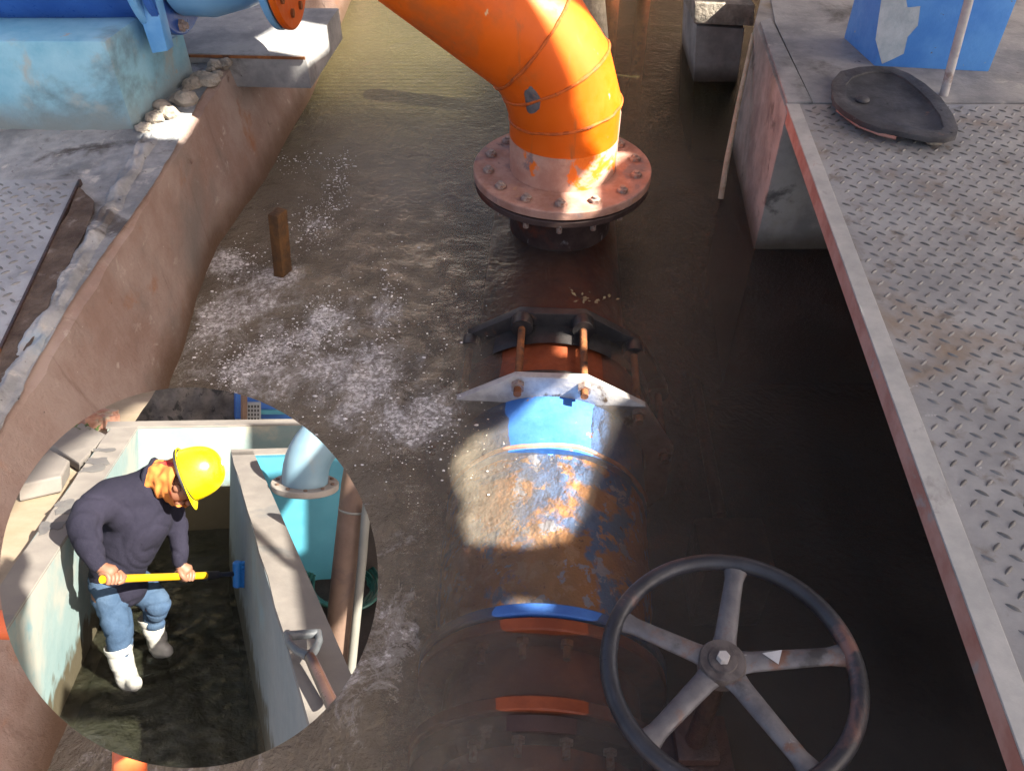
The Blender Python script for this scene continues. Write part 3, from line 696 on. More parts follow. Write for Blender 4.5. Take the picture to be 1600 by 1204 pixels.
AY, AZ = 3.52, 1.10
t = thing('blue_pump', 'blue pump casing with a pale blue flange foot and an orange faced outlet flange', 'pump', (-1.4, AY, .85))
MB().lathe([(.33, -3.2), (.33, -1.62), (.325, -1.45), (.30, -1.36)], V((0, AY, AZ)), (1, 0, 0), n=56).build('barrel', M['dark_blue'], t)
def xdisc(x, r, w, r0=.2, z=AZ): return MB().lathe([(r0, 0), (r-.006, 0), (r, .006), (r, w-.006), (r-.006, w), (r0, w)], V((x, AY, z)), (1, 0, 0), n=56, loop=True)
xdisc(-1.40, .385, .03).build('flange', M['pump_blue'], t, angle=40)
xdisc(-1.355, .37, .035).build('flange', M['dark_blue'], t, angle=40)
MB().prism([UY(206, -10, 3.22), UY(238, 84, 3.22), UY(262, 80, 3.22), UY(240, -10, 3.22)], (.01, .05, .0)).build('foot_bracket', M['pump_blue'], t, bevel=.004)
MB().lathe([(.30, 0), (.305, .12), (.27, .26), (.24, .34), (.235, .40)], V((-1.30, AY, AZ)), (1, 0, 0), n=56).build('volute', M['pump_blue'], t)
xdisc(-.935, .352, .028).build('outlet_flange', M['pump_blue'], t, angle=40)
xdisc(-.90, .352, .028).build('outlet_flange', M['orange'], t, angle=40)
for k in range(12):
    a = 2*pi*k/12+.13
    MB().lathe([(.017, 0), (.017, .012), (.0001, .012)], V((-.874, AY+.29*cos(a), AZ+.29*sin(a))), (1, 0, 0), n=12).build('bolt_hole', M['rust'], t)
    if k % 2 == 0: MB().lathe([(.024, 0), (.024, .014), (.014, .014), (.014, .03), (.0001, .03)], V((-1.318, AY+.335*cos(a), AZ+.335*sin(a))), (1, 0, 0), n=6).build('bolt', M['bolt'], t)
# broken mortar chunks in the corner
rm = random.Random(3)
for k in range(34):
    f = (k+rm.random())/34; u = 226+f*138; v = 200-f*112+rm.uniform(-10, 16)*(1-.3*f)
    p = U(u, v, .508); r = rm.uniform(.008, .022)+(.026*rm.random() if k % 3 == 0 else 0)
    o = MB().ball(p+V((0, 0, r*.35)), r, 9, 6, (1.25, 1, .7), .42, k).build('mortar_chunk', M['mortar'], smooth=False)
    tag(o, 'loose lump of broken pale mortar in the crack between plinth and channel wall', 'mortar chunk', 'broken mortar lumps in the crack')

# ------------------------------------------------------------------ orange rail and other background pieces
o = MB().tube([U(-160, 968, .60), U(60, 978, .60), U(150, 990, .60), U(188, 1020, .60), U(203, 1080, .60), U(203, 1190, .60), U(196, 1330, .60)], .027, 20).build('orange_rail', M['redpaint'])
tag(o, 'orange red handrail pipe crossing the corner below the channel wall', 'rail')
t = thing('lagged_pipe', 'pale rough lagged pipe standing behind the orange elbow', 'pipe', (.42, 4.2, 0))
MB().tube([UY(935, 62, 4.2), UY(915, -60, 4.2), UY(900, -200, 4.2)], [.05, .075, .075], 20).build('lagging', M['pale'], t)
t = thing('reflection_wall', 'unseen brown wall added beyond the channel for its reflection in the water', 'wall', (0, 8.0, 0))
MB().box((.35, 7.9, -.8), (6.4, 8.15, 6.5)).build('wall', M['reflected'], t, smooth=False)  # unseen, added so the water on the right reflects something dark
MB().box((-6, 7.92, -.8), (.347, 8.14, 2.2)).build('reflection_panel', M['concrete'], t, smooth=False)  # unseen pale panel, added for grey reflections on the left
for x_, y_, r_ in ((.70, 6.4, .09), (1.0, 6.6, .05)):
    o = MB().tube([V((x_, y_, -.8)), V((x_, y_, 3.2))], r_, 20).build('standpipe', M['rust'])
    tag(o, ('thick' if r_ > .06 else 'thin')+' brown standpipe rising from the far end of the water', 'pipe')
#INSET-BEGIN
# ------------------------------------------------------------------ round-cut model: worker scrubbing a painted trough
def imat(name, c1, c2=None, scale=3, **kw):
    kw.setdefault('bscale', 12); kw.setdefault('bdist', .0012)
    kw['bscale'] *= 5; kw['layers'] = [(L[0], L[1]*5)+tuple(L[2:]) for L in kw.get('layers', ())]
    zs = kw.pop('izl', None)
    m = mat(name, c1, c2, scale*5, **kw)
    if zs:                                  # stain below a height measured in the model's own frame
        t = m.node_tree; p = next(n for n in t.nodes if n.type == 'BSDF_PRINCIPLED')
        src = p.inputs['Base Color'].links[0].from_socket
        g = t.nodes.new('ShaderNodeNewGeometry'); sub = t.nodes.new('ShaderNodeVectorMath'); sub.operation = 'SUBTRACT'; sub.inputs[1].default_value = ORG
        dt = t.nodes.new('ShaderNodeVectorMath'); dt.operation = 'DOT_PRODUCT'; dt.inputs[1].default_value = IUP/SCALE
        no = t.nodes.new('ShaderNodeTexNoise'); no.inputs['Scale'].default_value = 26; no.inputs['Detail'].default_value = 7
        ad = t.nodes.new('ShaderNodeMath'); ad.operation = 'MULTIPLY_ADD'; ad.inputs[1].default_value = zs[3]; 
        mr = t.nodes.new('ShaderNodeMapRange'); mr.inputs[1].default_value = zs[0]; mr.inputs[2].default_value = zs[1]; mr.inputs[3].default_value = 1; mr.inputs[4].default_value = 0
        mx = t.nodes.new('ShaderNodeMix'); mx.data_type = 'RGBA'; mx.inputs[7].default_value = (*zs[2], 1)
        t.links.new(g.outputs['Position'], sub.inputs[0]); t.links.new(sub.outputs[0], dt.inputs[0])
        t.links.new(no.outputs['Fac'], ad.inputs[0]); t.links.new(dt.outputs['Value'], ad.inputs[2]); t.links.new(ad.outputs[0], mr.inputs[0])
        t.links.new(mr.outputs[0], mx.inputs[0]); t.links.new(src, mx.inputs[6]); t.links.new(mx.outputs[2], p.inputs['Base Color'])
    return m
IMT = {}
MUD = (.045, .036, .018)
IMT['sand'] = imat('sandy_ground', (0.1672, 0.1295, 0.0836), (0.2257, 0.1756, 0.1254), 2, rough=.95, bump=.5, layers=[((.16, .12, .08), 1.6, .56, .72)])
IMT['top'] = imat('trough_cement_top', (0.1156, 0.102, 0.09184), (0.1564, 0.1394, 0.1224), 3, rough=.9, bump=.35, layers=[((.10, .095, .09), 2.2, .62, .70)])
IMT['topmark'] = imat('dark_mark', (.065, .06, .06), (.09, .085, .08), 6, rough=.8, bump=.2)
IMT['paint'] = imat('pale_turquoise_wall', (0.1084, 0.1662, 0.1697), (0.1445, 0.1951, 0.1915), 1.6, rough=.8, bump=.3, layers=[((.23, .22, .19), 1.3, .50, .68), ((.09, .17, .19), 2.6, .6, .72)], izl=(.32, .40, MUD, .34))
IMT['paintgrey'] = imat('grey_blue_wall', (0.1211, 0.1371, 0.1403), (0.153, 0.1594, 0.1561), 1.6, rough=.85, bump=.3, layers=[((.14, .19, .205), 1.6, .52, .7)], izl=(.34, .44, (.05, .042, .025), .40))
IMT['far'] = imat('bleached_turquoise_wall', (0.09792, 0.1469, 0.1499), (0.1285, 0.153, 0.1438), 1.4, rough=.8, bump=.25, layers=[((.24, .22, .17), 1.1, .48, .62)], izl=(.40, .46, MUD, .12))
IMT['turq'] = imat('turquoise_paint', (0.0252, 0.1344, 0.1848), (0.0336, 0.1624, 0.2128), 2, rough=.55, bump=.12, layers=[((.05, .15, .18), 6, .68, .74)])
IMT['pumppipe'] = imat('sky_blue_pipe_paint', (0.1148, 0.1913, 0.2448), (0.153, 0.2295, 0.2754), 2.5, rough=.45, bump=.1, layers=[((.22, .20, .17), 2.1, .5, .68)])
IMT['flange'] = imat('cream_flange', (0.1728, 0.1512, 0.1296), (0.216, 0.1944, 0.1728), 8, rough=.6, bump=.2)
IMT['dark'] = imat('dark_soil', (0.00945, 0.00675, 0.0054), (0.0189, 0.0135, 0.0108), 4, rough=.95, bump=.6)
IMT['brown'] = imat('brown_rusty_pipe', (0.078, 0.045, 0.03), (0.114, 0.072, 0.051), 4, rough=.7, bump=.25, stretch=(1, 1, 1), layers=[((.08, .05, .04), 5, .58, .7)])
IMT['conduit'] = imat('grey_pvc', (0.1094, 0.1066, 0.09216), (0.1382, 0.1325, 0.1152), 5, rough=.6, bump=.1)
IMT['stone'] = imat('dark_stone_wall', (.045, .042, .042), (.10, .09, .085), 5, rough=.9, bump=1, layers=[((.02, .02, .02), 7, .54, .62), ((.16, .13, .11), 9, .64, .72)])
IMT['brick'] = imat('weathered_brick', (.20, .09, .06), (.26, .14, .10), 8, rough=.9, bump=.6, layers=[((.24, .19, .14), 9, .5, .62)])
IMT['bluewall'] = imat('deep_blue_panel', (.012, .06, .22), (.02, .09, .28), 3, rough=.6, bump=.1)
IMT['white'] = imat('white_block', (0.1584, 0.1728, 0.1872), (0.2016, 0.2088, 0.216), 6, rough=.8, bump=.2)
IMT['shirt'] = imat('navy_sweatshirt', (.0075, .0070, .0135), (.0115, .0105, .019), 5, rough=.95, bump=.5, bscale=60, spec=.15)
IMT['jeans'] = imat('blue_denim', (.020, .037, .066), (.038, .062, .10), 4, rough=.95, bump=.5, bscale=70, spec=.15, layers=[((.028, .055, .11), 3, .52, .70)])
IMT['boot'] = imat('white_rubber', (0.228, 0.2242, 0.2052), (0.2812, 0.2736, 0.2508), 4, rough=.45, bump=.15, layers=[((.2, .18, .14), 5, .64, .76)])
IMT['skin'] = imat('sunburnt_skin', (0.1231, 0.05054, 0.02916), (0.162, 0.07452, 0.04536), 8, rough=.6, bump=.15)
IMT['yellow'] = imat('yellow_plastic', (0.5225, 0.399, 0.0019), (0.589, 0.456, 0.00285), 3, rough=.28, bump=.03, spec=.55)
IMT['shaft'] = imat('yellow_shaft_paint', (0.3591, 0.2009, 0.00342), (0.4104, 0.2394, 0.00513), 3, rough=.4, bump=.05)
IMT['cloth'] = imat('orange_neck_cloth', (.36, .105, .018), (.44, .14, .025), 4, rough=.9, bump=.3, layers=[((.30, .012, .012), 1.8, .50, .525, (1, 3, .4))])
IMT['black'] = imat('black_plastic', (.012, .012, .014), (.024, .022, .024), 9, rough=.45, bump=.1)
IMT['bluebrush'] = imat('blue_brush_plastic', (.01, .10, .30), (.015, .13, .36), 9, rough=.5, bump=.3)
IMT['wood'] = imat('dark_varnished_shaft', (.035, .018, .014), (.06, .032, .024), 5, rough=.35, bump=.15)
IMT['grey'] = imat('grey_handle_casting', (.045, .05, .055), (.075, .08, .085), 8, rough=.45, bump=.3)
IMT['hose'] = imat('green_hose', (.01, .055, .045), (.015, .075, .06), 8, rough=.4, bump=.05)
IMT['weed'] = imat('green_weed', (.05, .09, .02), (.08, .12, .03), 9, rough=.9, bump=.1)

def xl(y): return -.558+.1*(y-4.357)          # inner top edge of the left trough wall
def xr(y): return .263-.033*(y-5.78)           # inner top edge of the right wall
HT = .83
def ib(b, name, m, parent=None, **kw): return b.build(name, IMT[m], parent, inset=True, **kw)

# the model's water, ground and wall bases
def wf(u, v):
    y = 1.5+5.1*v; a, b = xl(y)-.08, xr(y)+.06
    x = a+(b-a)*u
    r = 0
    for px, py in ((-.15, 4.60), (-.28, 4.30)):
        d = sqrt((x-px)**2+(y-py)**2); r += .006*math.exp(-d*5)*sin(d*48)
    return V((x, y, r+.006*noise.noise(V((x*7, y*4, 1)))+.003*noise.noise(V((x*17, y*11, 5)))))
struct(MB().grid(wf, 90, 340).build('trough_water', M['trough_water'], inset=True, angle=80))
struct(ib(MB().box((-1.2, 1.2, -.3), (.9, 6.9, -.22)), 'trough_floor', 'dark', smooth=False))
struct(ib(bumpy_mb := MB().grid(lambda u, v: V((-4.2+(xl(1.5+8*v)-.1+4.2)*u, 1.5+8*v, .74+.02*noise.noise(V((u*9, v*20, 2))))), 40, 60), 'trough_ground', 'sand'))
struct(ib(MB().grid(lambda u, v: V((-.6+3.8*u, 6.63+2.6*v, .30+.02*noise.noise(V((u*9, v*15, 8))))), 20, 20), 'trough_ground', 'sand'))
struct(ib(MB().grid(lambda u, v: V((1.06+2.2*u, 5.72+.92*v, .30)), 6, 4), 'trough_ground', 'dark'))
o1, o2 = I(25, 598, HT), I(339, 153, HT); so_ = (o2.x-o1.x)/(o2.y-o1.y)
def xo(y): return o1.x+so_*(y-o1.y)
def wall_strip(xa, xb, y0, y1, name, side_m, label, cap_h=HT, batter=.03):
    t = thing(name, label, 'wall', ((xa(y0)+xb(y0))/2, 3.5, 0), inset=True)
    b = MB(); n = 14
    for i in range(n+1):
        y = y0+(y1-y0)*i/n
        for x, z in ((xa(y), -.25), (xa(y), cap_h-.004), (xb(y), cap_h-.004), (xb(y), -.25)): b.v.append(V((x, y, z)))
    for i in range(n):
        for j in range(4): b.f.append((i*4+j, i*4+(j+1) % 4, (i+1)*4+(j+1) % 4, (i+1)*4+j))
    b.f += [(0, 1, 2, 3), (n*4+3, n*4+2, n*4+1, n*4)]
    ib(b, 'face', side_m, t, angle=30)
    c = MB()
    for i in range(n+1):
        y = y0+(y1-y0)*i/n
        jx = .004*sin(y*9)
        for x, z in ((xa(y)-.002+jx, cap_h-.014), (xa(y)+.002+jx, cap_h), (xb(y)-.002, cap_h), (xb(y)+.002, cap_h-.014)): c.v.append(V((x, y, z)))
    for i in range(n):
        for j in range(3): c.f.append((i*4+j, i*4+j+1, (i+1)*4+j+1, (i+1)*4+j))
    ib(c, 'cap', 'top', t, angle=30)
    return t
lw = wall_strip(lambda y: xo(y), xl, 1.6, 6.46, 'trough_wall', 'paint', 'pale turquoise trough wall with mud stained foot behind the worker')
rw = wall_strip(xr, lambda y: .416-.049*(y-5.683), 1.6, 5.76, 'trough_wall', 'paintgrey', 'trough wall with broad pale cement top carrying the shovel grip')
t = thing('end_wall', 'sun bleached turquoise wall closing the far end of the trough', 'wall', (0, 6.5, 0), inset=True)
ib(MB().box((-.55, 6.47, -.3), (1.6, 6.62, HT-.004)), 'face', 'far', t, smooth=False)
ib(MB().box((-.56, 6.465, HT-.012), (1.6, 6.63, HT)), 'cap', 'top', t, smooth=False)
t = thing('pump_pit_wall', 'bright turquoise pit wall with thin cement top behind the blue elbow', 'wall', (.8, 5.6, 0), inset=True)
ib(MB().box((.40, 5.60, -.3), (1.06, 5.74, HT-.006)), 'face', 'turq', t, smooth=False)
ib(MB().box((.27, 5.66, HT-.013), (1.2, 5.80, HT)), 'cap', 'top', t, smooth=False)
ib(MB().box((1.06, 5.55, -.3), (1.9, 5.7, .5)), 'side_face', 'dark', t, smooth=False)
struct(ib(MB().grid(lambda u, v: V((.45+2.6*u, 1.6+4*v, -.10+.03*noise.noise(V((u*9, v*15, 4))))), 30, 50), 'pit_ground', 'dark'))
# dark marks on the left wall's top
for k, (pts_, lab) in enumerate([([(180, 375), (228, 372), (222, 412), (168, 420), (176, 398)], 'damp grey patch on the cement top beside the worker\'s shoulder'),
    ([(130, 445), (212, 436), (196, 460), (160, 470), (112, 486)], 'ragged damp patch on the cement top behind the worker\'s elbow'),
    ([(290, 216), (360, 216), (352, 226), (286, 226)], 'narrow dark dash on the cement top near the far end'),
    ([(272, 246), (330, 244), (334, 266), (300, 270), (262, 262)], 'round dark smudge on the cement top between two dashes'),
    ([(258, 272), (320, 270), (306, 288), (244, 292)], 'wide dark smudge on the cement top nearest the worker\'s collar')]):
    c = [I(u, v, HT+.002) for u, v in pts_]; P2 = []
    for i in range(len(c)):
        a, b = c[i], c[(i+1) % len(c)]
        for f in (0, .2, .4, .6, .8): P2.append(a.lerp(b, f)+V((noise.noise((a.lerp(b, f))*19)*.03, noise.noise((a.lerp(b, f))*23)*.05, 0)))
    o = ib(MB().prism(P2, (0, 0, .0015)), 'dark_mark', 'topmark', smooth=False); tag(o, lab, 'stain')
# broken slabs, brick heap, weeds on the sand
for k, (pts_, m_, nm, lab, hh) in enumerate([
    ([(150, 225), (250, 160), (330, 200), (245, 290)], 'top', 'concrete_slab', 'flat grey concrete slab lying on the sand behind the trough', .06),
    ([(95, 300), (150, 262), (215, 300), (190, 350), (60, 380)], 'top', 'concrete_slab', 'low sunlit concrete slab nearest the edge of the sandy ground', .10)]):
    o = ib(MB().prism([I(u, v, .75) for u, v in pts_], (0, 0, hh)), nm, m_, smooth=False, bevel=.012); tag(o, lab, 'slab')
b = MB()
for k in range(26):
    p = I(250+random.uniform(0, 85), 118+random.uniform(0, 34), .76); b.box((p.x-.07, p.y-.04, .73), (p.x+.07, p.y+.04, .80+random.uniform(0, .05)), random.uniform(0, 3))
tag(ib(b, 'brick_rubble', 'brick', smooth=False), 'low heap of broken red brick by the far end of the trough', 'rubble')
for (u, v, lab) in ((228, 165, 'small green weed growing on the sand by the brick heap'), (280, 178, 'tiny green weed sprouting beside the cement top')):
    b = MB(); p0 = I(u, v, .76)
    for k in range(40):
        c = p0+V((random.gauss(0, .05), random.gauss(0, .06), random.uniform(0, .06))); a = random.uniform(0, 6.3); d = V((cos(a), sin(a), random.uniform(0, .8)))*.035; s_ = V((-sin(a), cos(a), 0))*.009
        b.add([c, c+d*.5+s_, c+d, c+d*.5-s_], [(0, 1, 2, 3)])
    tag(ib(b, 'weed', 'weed', smooth=False), lab, 'plant')
# background
t = thing('stone_wall', 'dark rough stone wall behind the far end of the trough', 'wall', (0, 8.6, .7), inset=True)
ib(MB().grid(lambda u, v: V((-1.15+1.75*u, 8.6+.05*noise.noise(V((u*14, v*8, 1))), -.3+1.22*v)), 70, 40), 'face', 'stone', t)
t = thing('blue_shed', 'deep blue shed with pale ledge and perforated white block beyond the trough', 'shed', (1, 8.2, .7), inset=True)
q = [IY(722, 136, 8.2), IY(1010, 136, 8.2), IY(1010, -60, 8.2), IY(722, -60, 8.2)]
ib(MB().prism(q, (0, .3, 0)), 'wall', 'bluewall', t, smooth=False)
ib(MB().prism([IY(*p, 8.17) for p in [(722, 136), (1010, 140), (1010, 128), (722, 128)]], (0, .03, 0)), 'ledge', 'white', t, smooth=False)
ib(MB().prism([IY(*p, 8.14) for p in [(800, 112), (1010, 112), (1010, 100), (800, 100)]], (0, .05, 0)), 'ledge', 'turq', t, smooth=False)
ib(MB().prism([IY(*p, 8.10) for p in [(755, 136), (800, 136), (800, 78), (755, 78)]], (0, .06, 0)), 'block', 'white', t, smooth=False)
b = MB()
for r_ in range(4):
    for c_ in range(4):
        u, v = 760+c_*9.5, 84+r_*12.5; b.prism([IY(*p, 8.097) for p in [(u, v+8), (u+6, v+8), (u+6, v), (u, v)]], (0, .002, 0))
ib(b, 'perforation', 'black', t, smooth=False)
o = ib(MB().tube([IY(748, 150, 8.0), IY(748, -40, 8.0)], .03, 10), 'rusty_post', 'brown'); tag(o, 'thin rusty post between the stone wall and blue shed', 'post')
# blue elbow with flange
EY = 4.95; fc = IY(935, 322, EY)
t = thing('blue_elbow_pipe', 'pale blue elbow pipe ending in a cream bolted flange over the pump pit', 'pipe', fc, inset=True)
rp = .138
path = []
for k in range(13):
    a = radians(8*k); path.append(fc+V((.33*(1-cos(a)), -.02*k/12, .05+.33*sin(a))))
path = [fc+V((0, 0, -.02))]+path+[path[-1]+V((.5, 0, .01))]
ib(MB().tube(path, rp, 32), 'elbow', 'pumppipe', t)
ib(MB().lathe([(.12, -.035), (.198, -.035), (.203, -.03), (.203, .0), (.198, .005), (.12, .005)], fc, n=48, loop=True), 'flange', 'flange', t, angle=40)
for k in range(10):
    a = 2*pi*k/10+.2; ib(MB().lathe([(.012, .004), (.012, .014), (.0001, .014)], fc+V((.17*cos(a), .17*sin(a), 0)), n=8), 'bolt', 'brown', t)
ib(MB().tube([fc+V((0, 0, -.7)), fc+V((0.02, 0.18, -.5)), fc+V((0, .2, -.036))], .06, 16), 'support', 'turq', t) if False else None
# standpipes on the right, hose
o = ib(MB().tube([IY(1100, 250, 3.9), IY(1087, 330, 3.9), IY(1046, 700, 3.9), IY(1022, 960, 3.9)], [.066]*4, 24), 'brown_standpipe', 'brown'); tag(o, 'thick brown pipe standing beside the broad cement wall top', 'pipe')
o = ib(MB().tube([IY(1138, 300, 3.8), IY(1121, 420, 3.8), IY(1110, 560, 3.8), IY(1076, 900, 3.8)], .0225, 16), 'grey_conduit', 'conduit'); tag(o, 'slim grey plastic conduit tied alongside the thick brown pipe', 'conduit')
o = ib(MB().lathe([(.071, -.006), (.075, 0), (.071, .006)], IY(1083, 402, 3.9), (IY(1087, 330, 3.9)-IY(1046, 700, 3.9)), n=24, cap=False), 'wire_tie', 'conduit'); tag(o, 'thin wire tied round the thick brown pipe', 'wire')
b = MB()
cc = I(1045, 640, -.06)
for k in range(5):
    r = .20+.02*k; b.tube([cc+V((r*cos(2*pi*j/40)*.95+.03*noise.noise(V((j*.3, k, 0))), r*sin(2*pi*j/40)*1.6, .012*k+.01*noise.noise(V((k, j*.4, 3))))) for j in range(40)], .011, 8, closed=True)
tag(ib(b, 'hose_coil', 'hose'), 'loose coil of dark green hose on the soil behind the cement wall', 'hose')
# shovel lying on the right wall
t = thing('shovel', 'worn D grip shovel with dark shaft lying on the broad cement wall top', 'shovel', I(950, 845, .87), inset=True)
h0 = .90
ib(MB().tube([I(883, 790, h0), I(972, 783, h0)], .018, 14), 'grip', 'grey', t)
ib(MB().tube([I(880, 780, h0), I(886, 812, h0), I(912, 836, h0), I(945, 852, h0)], [.013, .015, .016, .02], 12), 'yoke', 'grey', t)
ib(MB().tube([I(976, 778, h0), I(978, 806, h0), I(966, 832, h0), I(948, 852, h0)], [.013, .015, .016, .02], 12), 'yoke', 'grey', t)
ib(MB().tube([I(944, 846, h0), I(955, 865, h0-.003), I(1045, 1060, .87)], [.019, .021, .024], 16), 'shaft', 'wood', t)

# ---- the worker
def J(u, v, y): return IY(u, v, y)
GIRTH = .86
def blob_obj(name, nodes, edges, m, parent, extra=None, wrinkle=0, wsc=9, vox=.0115, folds=0):
    """one continuous surface grown round a jointed skeleton (radius per joint)"""
    b = MB()
    nodes = [(n[0], n[1]*GIRTH) for n in nodes]
    for n in nodes: b.ball(n[0], n[1], 16, 10)
    for i, j in edges:
        p, q = nodes[i], nodes[j]
        b.tube([p[0].lerp(q[0], k/5) for k in range(6)], [p[1]+(q[1]-p[1])*k/5 for k in range(6)], 18)
    me = bpy.data.meshes.new(name); bm = bmesh.new(); vs = [bm.verts.new(p) for p in b.v]
    for f in b.f:
        try: bm.faces.new([vs[i] for i in f])
        except ValueError: pass
    bmesh.ops.remove_doubles(bm, verts=bm.verts, dist=1e-6); bmesh.ops.recalc_face_normals(bm, faces=bm.faces); bm.to_mesh(me); bm.free()
    o = bpy.data.objects.new(name, me); COL.objects.link(o)
    r = o.modifiers.new('r', 'REMESH'); r.mode = 'VOXEL'; r.voxel_size = vox
    sm = o.modifiers.new('s', 'SMOOTH'); sm.factor = .5; sm.iterations = 7
    dg = bpy.context.evaluated_depsgraph_get(); ev = o.evaluated_get(dg); bm = bmesh.new(); bm.from_mesh(ev.to_mesh()); ev.to_mesh_clear()
    bpy.data.objects.remove(o)
    if wrinkle:
        bm.normal_update(); mv = []
        for v in bm.verts:
            p = v.co
            k = noise.noise(p*wsc)+.5*noise.noise(p*wsc*2.3)
            w_ = V((p.x*.6, p.y*.6, p.z))*wsc*1.5+V((noise.noise(p*4), noise.noise(p*4+V((7, 0, 0))), 0))*2
            k -= folds*max(0, 1-abs(noise.noise(w_))*5.5)
            mv.append(v.normal*(k*wrinkle))
        for v, d in zip(bm.verts, mv): v.co += d
    if extra:
        tmp = bpy.data.meshes.new('tmp'); b2 = bmesh.new(); vs = [b2.verts.new(p) for p in extra.v]
        for f in extra.f:
            try: b2.faces.new([vs[i] for i in f])
            except ValueError: pass
        b2.to_mesh(tmp); b2.free(); bm.from_mesh(tmp); bpy.data.meshes.remove(tmp)
    bmesh.ops.recalc_face_normals(bm, faces=bm.faces)
    return finish(bm, bpy.data.meshes.new(name), name, IMT[m], parent, inset=True, angle=80)

H0, H1 = J(320, 617, 4.02), J(640, 605, 4.56); HN = J(716, 600, 4.70)
hd = (H1-H0).normalized()
t = thing('person', 'worker in navy sweatshirt, jeans and white boots bending in the trough with a brush', 'person', I(440, 900, 0), inset=True)
rcuff, lcuff = J(300, 574, 4.07), J(551, 572, 4.42)
def hand_mb(center, wrist, side):
    """palm, four curled fingers and a thumb closed on the shaft"""
    b = MB(); view = (V((0, 0, HI))-center).normalized()
    upv = hd.cross(view).normalized(); upv = upv if upv.z > 0 else -upv
    fr = hd.cross(upv); fr = fr if fr.dot(view) > 0 else -fr            # towards the viewer
    kn = center+upv*.018+fr*.022
    b.tube([wrist, wrist.lerp(kn, .4), wrist.lerp(kn, .75), kn], [.029, .031, .039, .032], 12)
    for j in range(4):
        off = (j-1.5)*.0215; L = (.9, 1.0, .97, .85)[j]
        p = []
        for q in range(8):
            a = radians(110-(205*L)*q/7); p.append(center+hd*(off+.002*q*(j-1.5)/1.5)+(fr*sin(a+pi/2-1.1)+upv*cos(a+pi/2-1.1))*.028)
        b.tube(p, [.0122, .0125, .0118, .0122, .011, .011, .010, .0075], 8)
    th = [center+hd*side*.045+upv*.03+fr*.005, center+hd*side*.055+upv*.005+fr*.030, center+hd*side*.04-upv*.012+fr*.034, center+hd*side*.018-upv*.022+fr*.028]
    b.tube(th, [.016, .0155, .0135, .009], 8)
    return b
RH, LH = H0+hd*.035, H0.lerp(H1, .735)
extra = MB()
for hm in (hand_mb(RH, rcuff+V((0, -.0, 0)), 1), hand_mb(LH, lcuff, -1)): extra.add(hm.v, hm.f)
hc = J(560, 328, 4.33)
ha = V((.88, -.14, .36)).normalized()                 # crown direction of the bent head
hb = V((.34, -.22, -.92)); hb = (hb-ha*hb.dot(ha)).normalized(); hs = ha.cross(hb)
# face: nose, brow, mouth, ears on the head ball
extra.ball(hc+hb*.094-ha*.005, .018, 8, 6, (1, 1, 1))
extra.ball(hc+hb*.078-ha*.046, .026, 8, 6, (1, 1, .7))
for sg in (-1, 1):
    extra.ball(hc+hs*.077*sg-ha*.01, .022, 8, 6, (1, .6, 1)); extra.ball(hc+hb*.08+hs*.03*sg+ha*.022, .011, 8, 6)
body_nodes = [(J(350, 610, 4.5), .12), (J(385, 510, 4.46), .13), (J(430, 390, 4.42), .13), (J(478, 312, 4.42), .06), (J(520, 312, 4.38), .062), (hc-ha*.03, .088), (hc+ha*.05, .095),
    (J(325, 372, 4.30), .06), (J(252, 450, 4.16), .045), (rcuff, .033), (J(520, 385, 4.55), .055), (J(550, 488, 4.48), .042), (lcuff, .031),
    (J(328, 660, 4.42), .09), (J(365, 770, 4.33), .06), (J(369, 835, 4.33), .04), (J(428, 650, 4.57), .09), (J(476, 700, 4.5), .06), (J(473, 738, 4.56), .04)]
blob_obj('body', body_nodes, [(0, 1), (1, 2), (2, 3), (3, 4), (4, 5), (5, 6), (2, 7), (7, 8), (8, 9), (2, 10), (10, 11), (11, 12), (0, 13), (13, 14), (14, 15), (0, 16), (16, 17), (17, 18)], 'skin', t, extra=extra)
shirt_nodes = [(J(384, 640, 4.45), .132), (J(352, 620, 4.48), .145), (J(356, 585, 4.48), .160), (J(388, 510, 4.44), .178), (J(425, 430, 4.42), .192), (J(440, 362, 4.42), .158), (J(470, 318, 4.42), .105),
    (J(345, 372, 4.34), .125), (J(280, 405, 4.24), .098), (J(254, 446, 4.16), .092), (J(274, 515, 4.10), .076), (J(294, 560, 4.075), .056), (J(298, 570, 4.07), .052),
    (J(512, 392, 4.51), .095), (J(543, 445, 4.50), .068), (J(551, 500, 4.47), .060), (J(552, 545, 4.43), .053), (lcuff+V((0, 0, .01)), .046)]
blob_obj('sweatshirt', shirt_nodes, [(0, 1), (1, 2), (2, 3), (3, 4), (4, 5), (5, 6), (4, 7), (5, 7), (7, 8), (8, 9), (9, 10), (10, 11), (11, 12), (5, 13), (4, 13), (13, 14), (14, 15), (15, 16), (16, 17)], 'shirt', t, wrinkle=.0045, wsc=3.4, folds=1.7)
jean_nodes = [(J(340, 622, 4.47), .132), (J(392, 620, 4.52), .125), (J(338, 690, 4.40), .104), (J(362, 760, 4.34), .086), (J(368, 805, 4.33), .076), (J(370, 850, 4.33), .066),
    (J(442, 652, 4.54), .100), (J(480, 692, 4.50), .084), (J(476, 720, 4.53), .074), (J(470, 776, 4.59), .060)]
blob_obj('jeans', jean_nodes, [(0, 1), (0, 2), (2, 3), (3, 4), (4, 5), (1, 6), (0, 6), (6, 7), (7, 8), (8, 9)], 'jeans', t, wrinkle=.006, wsc=7, folds=1.8)
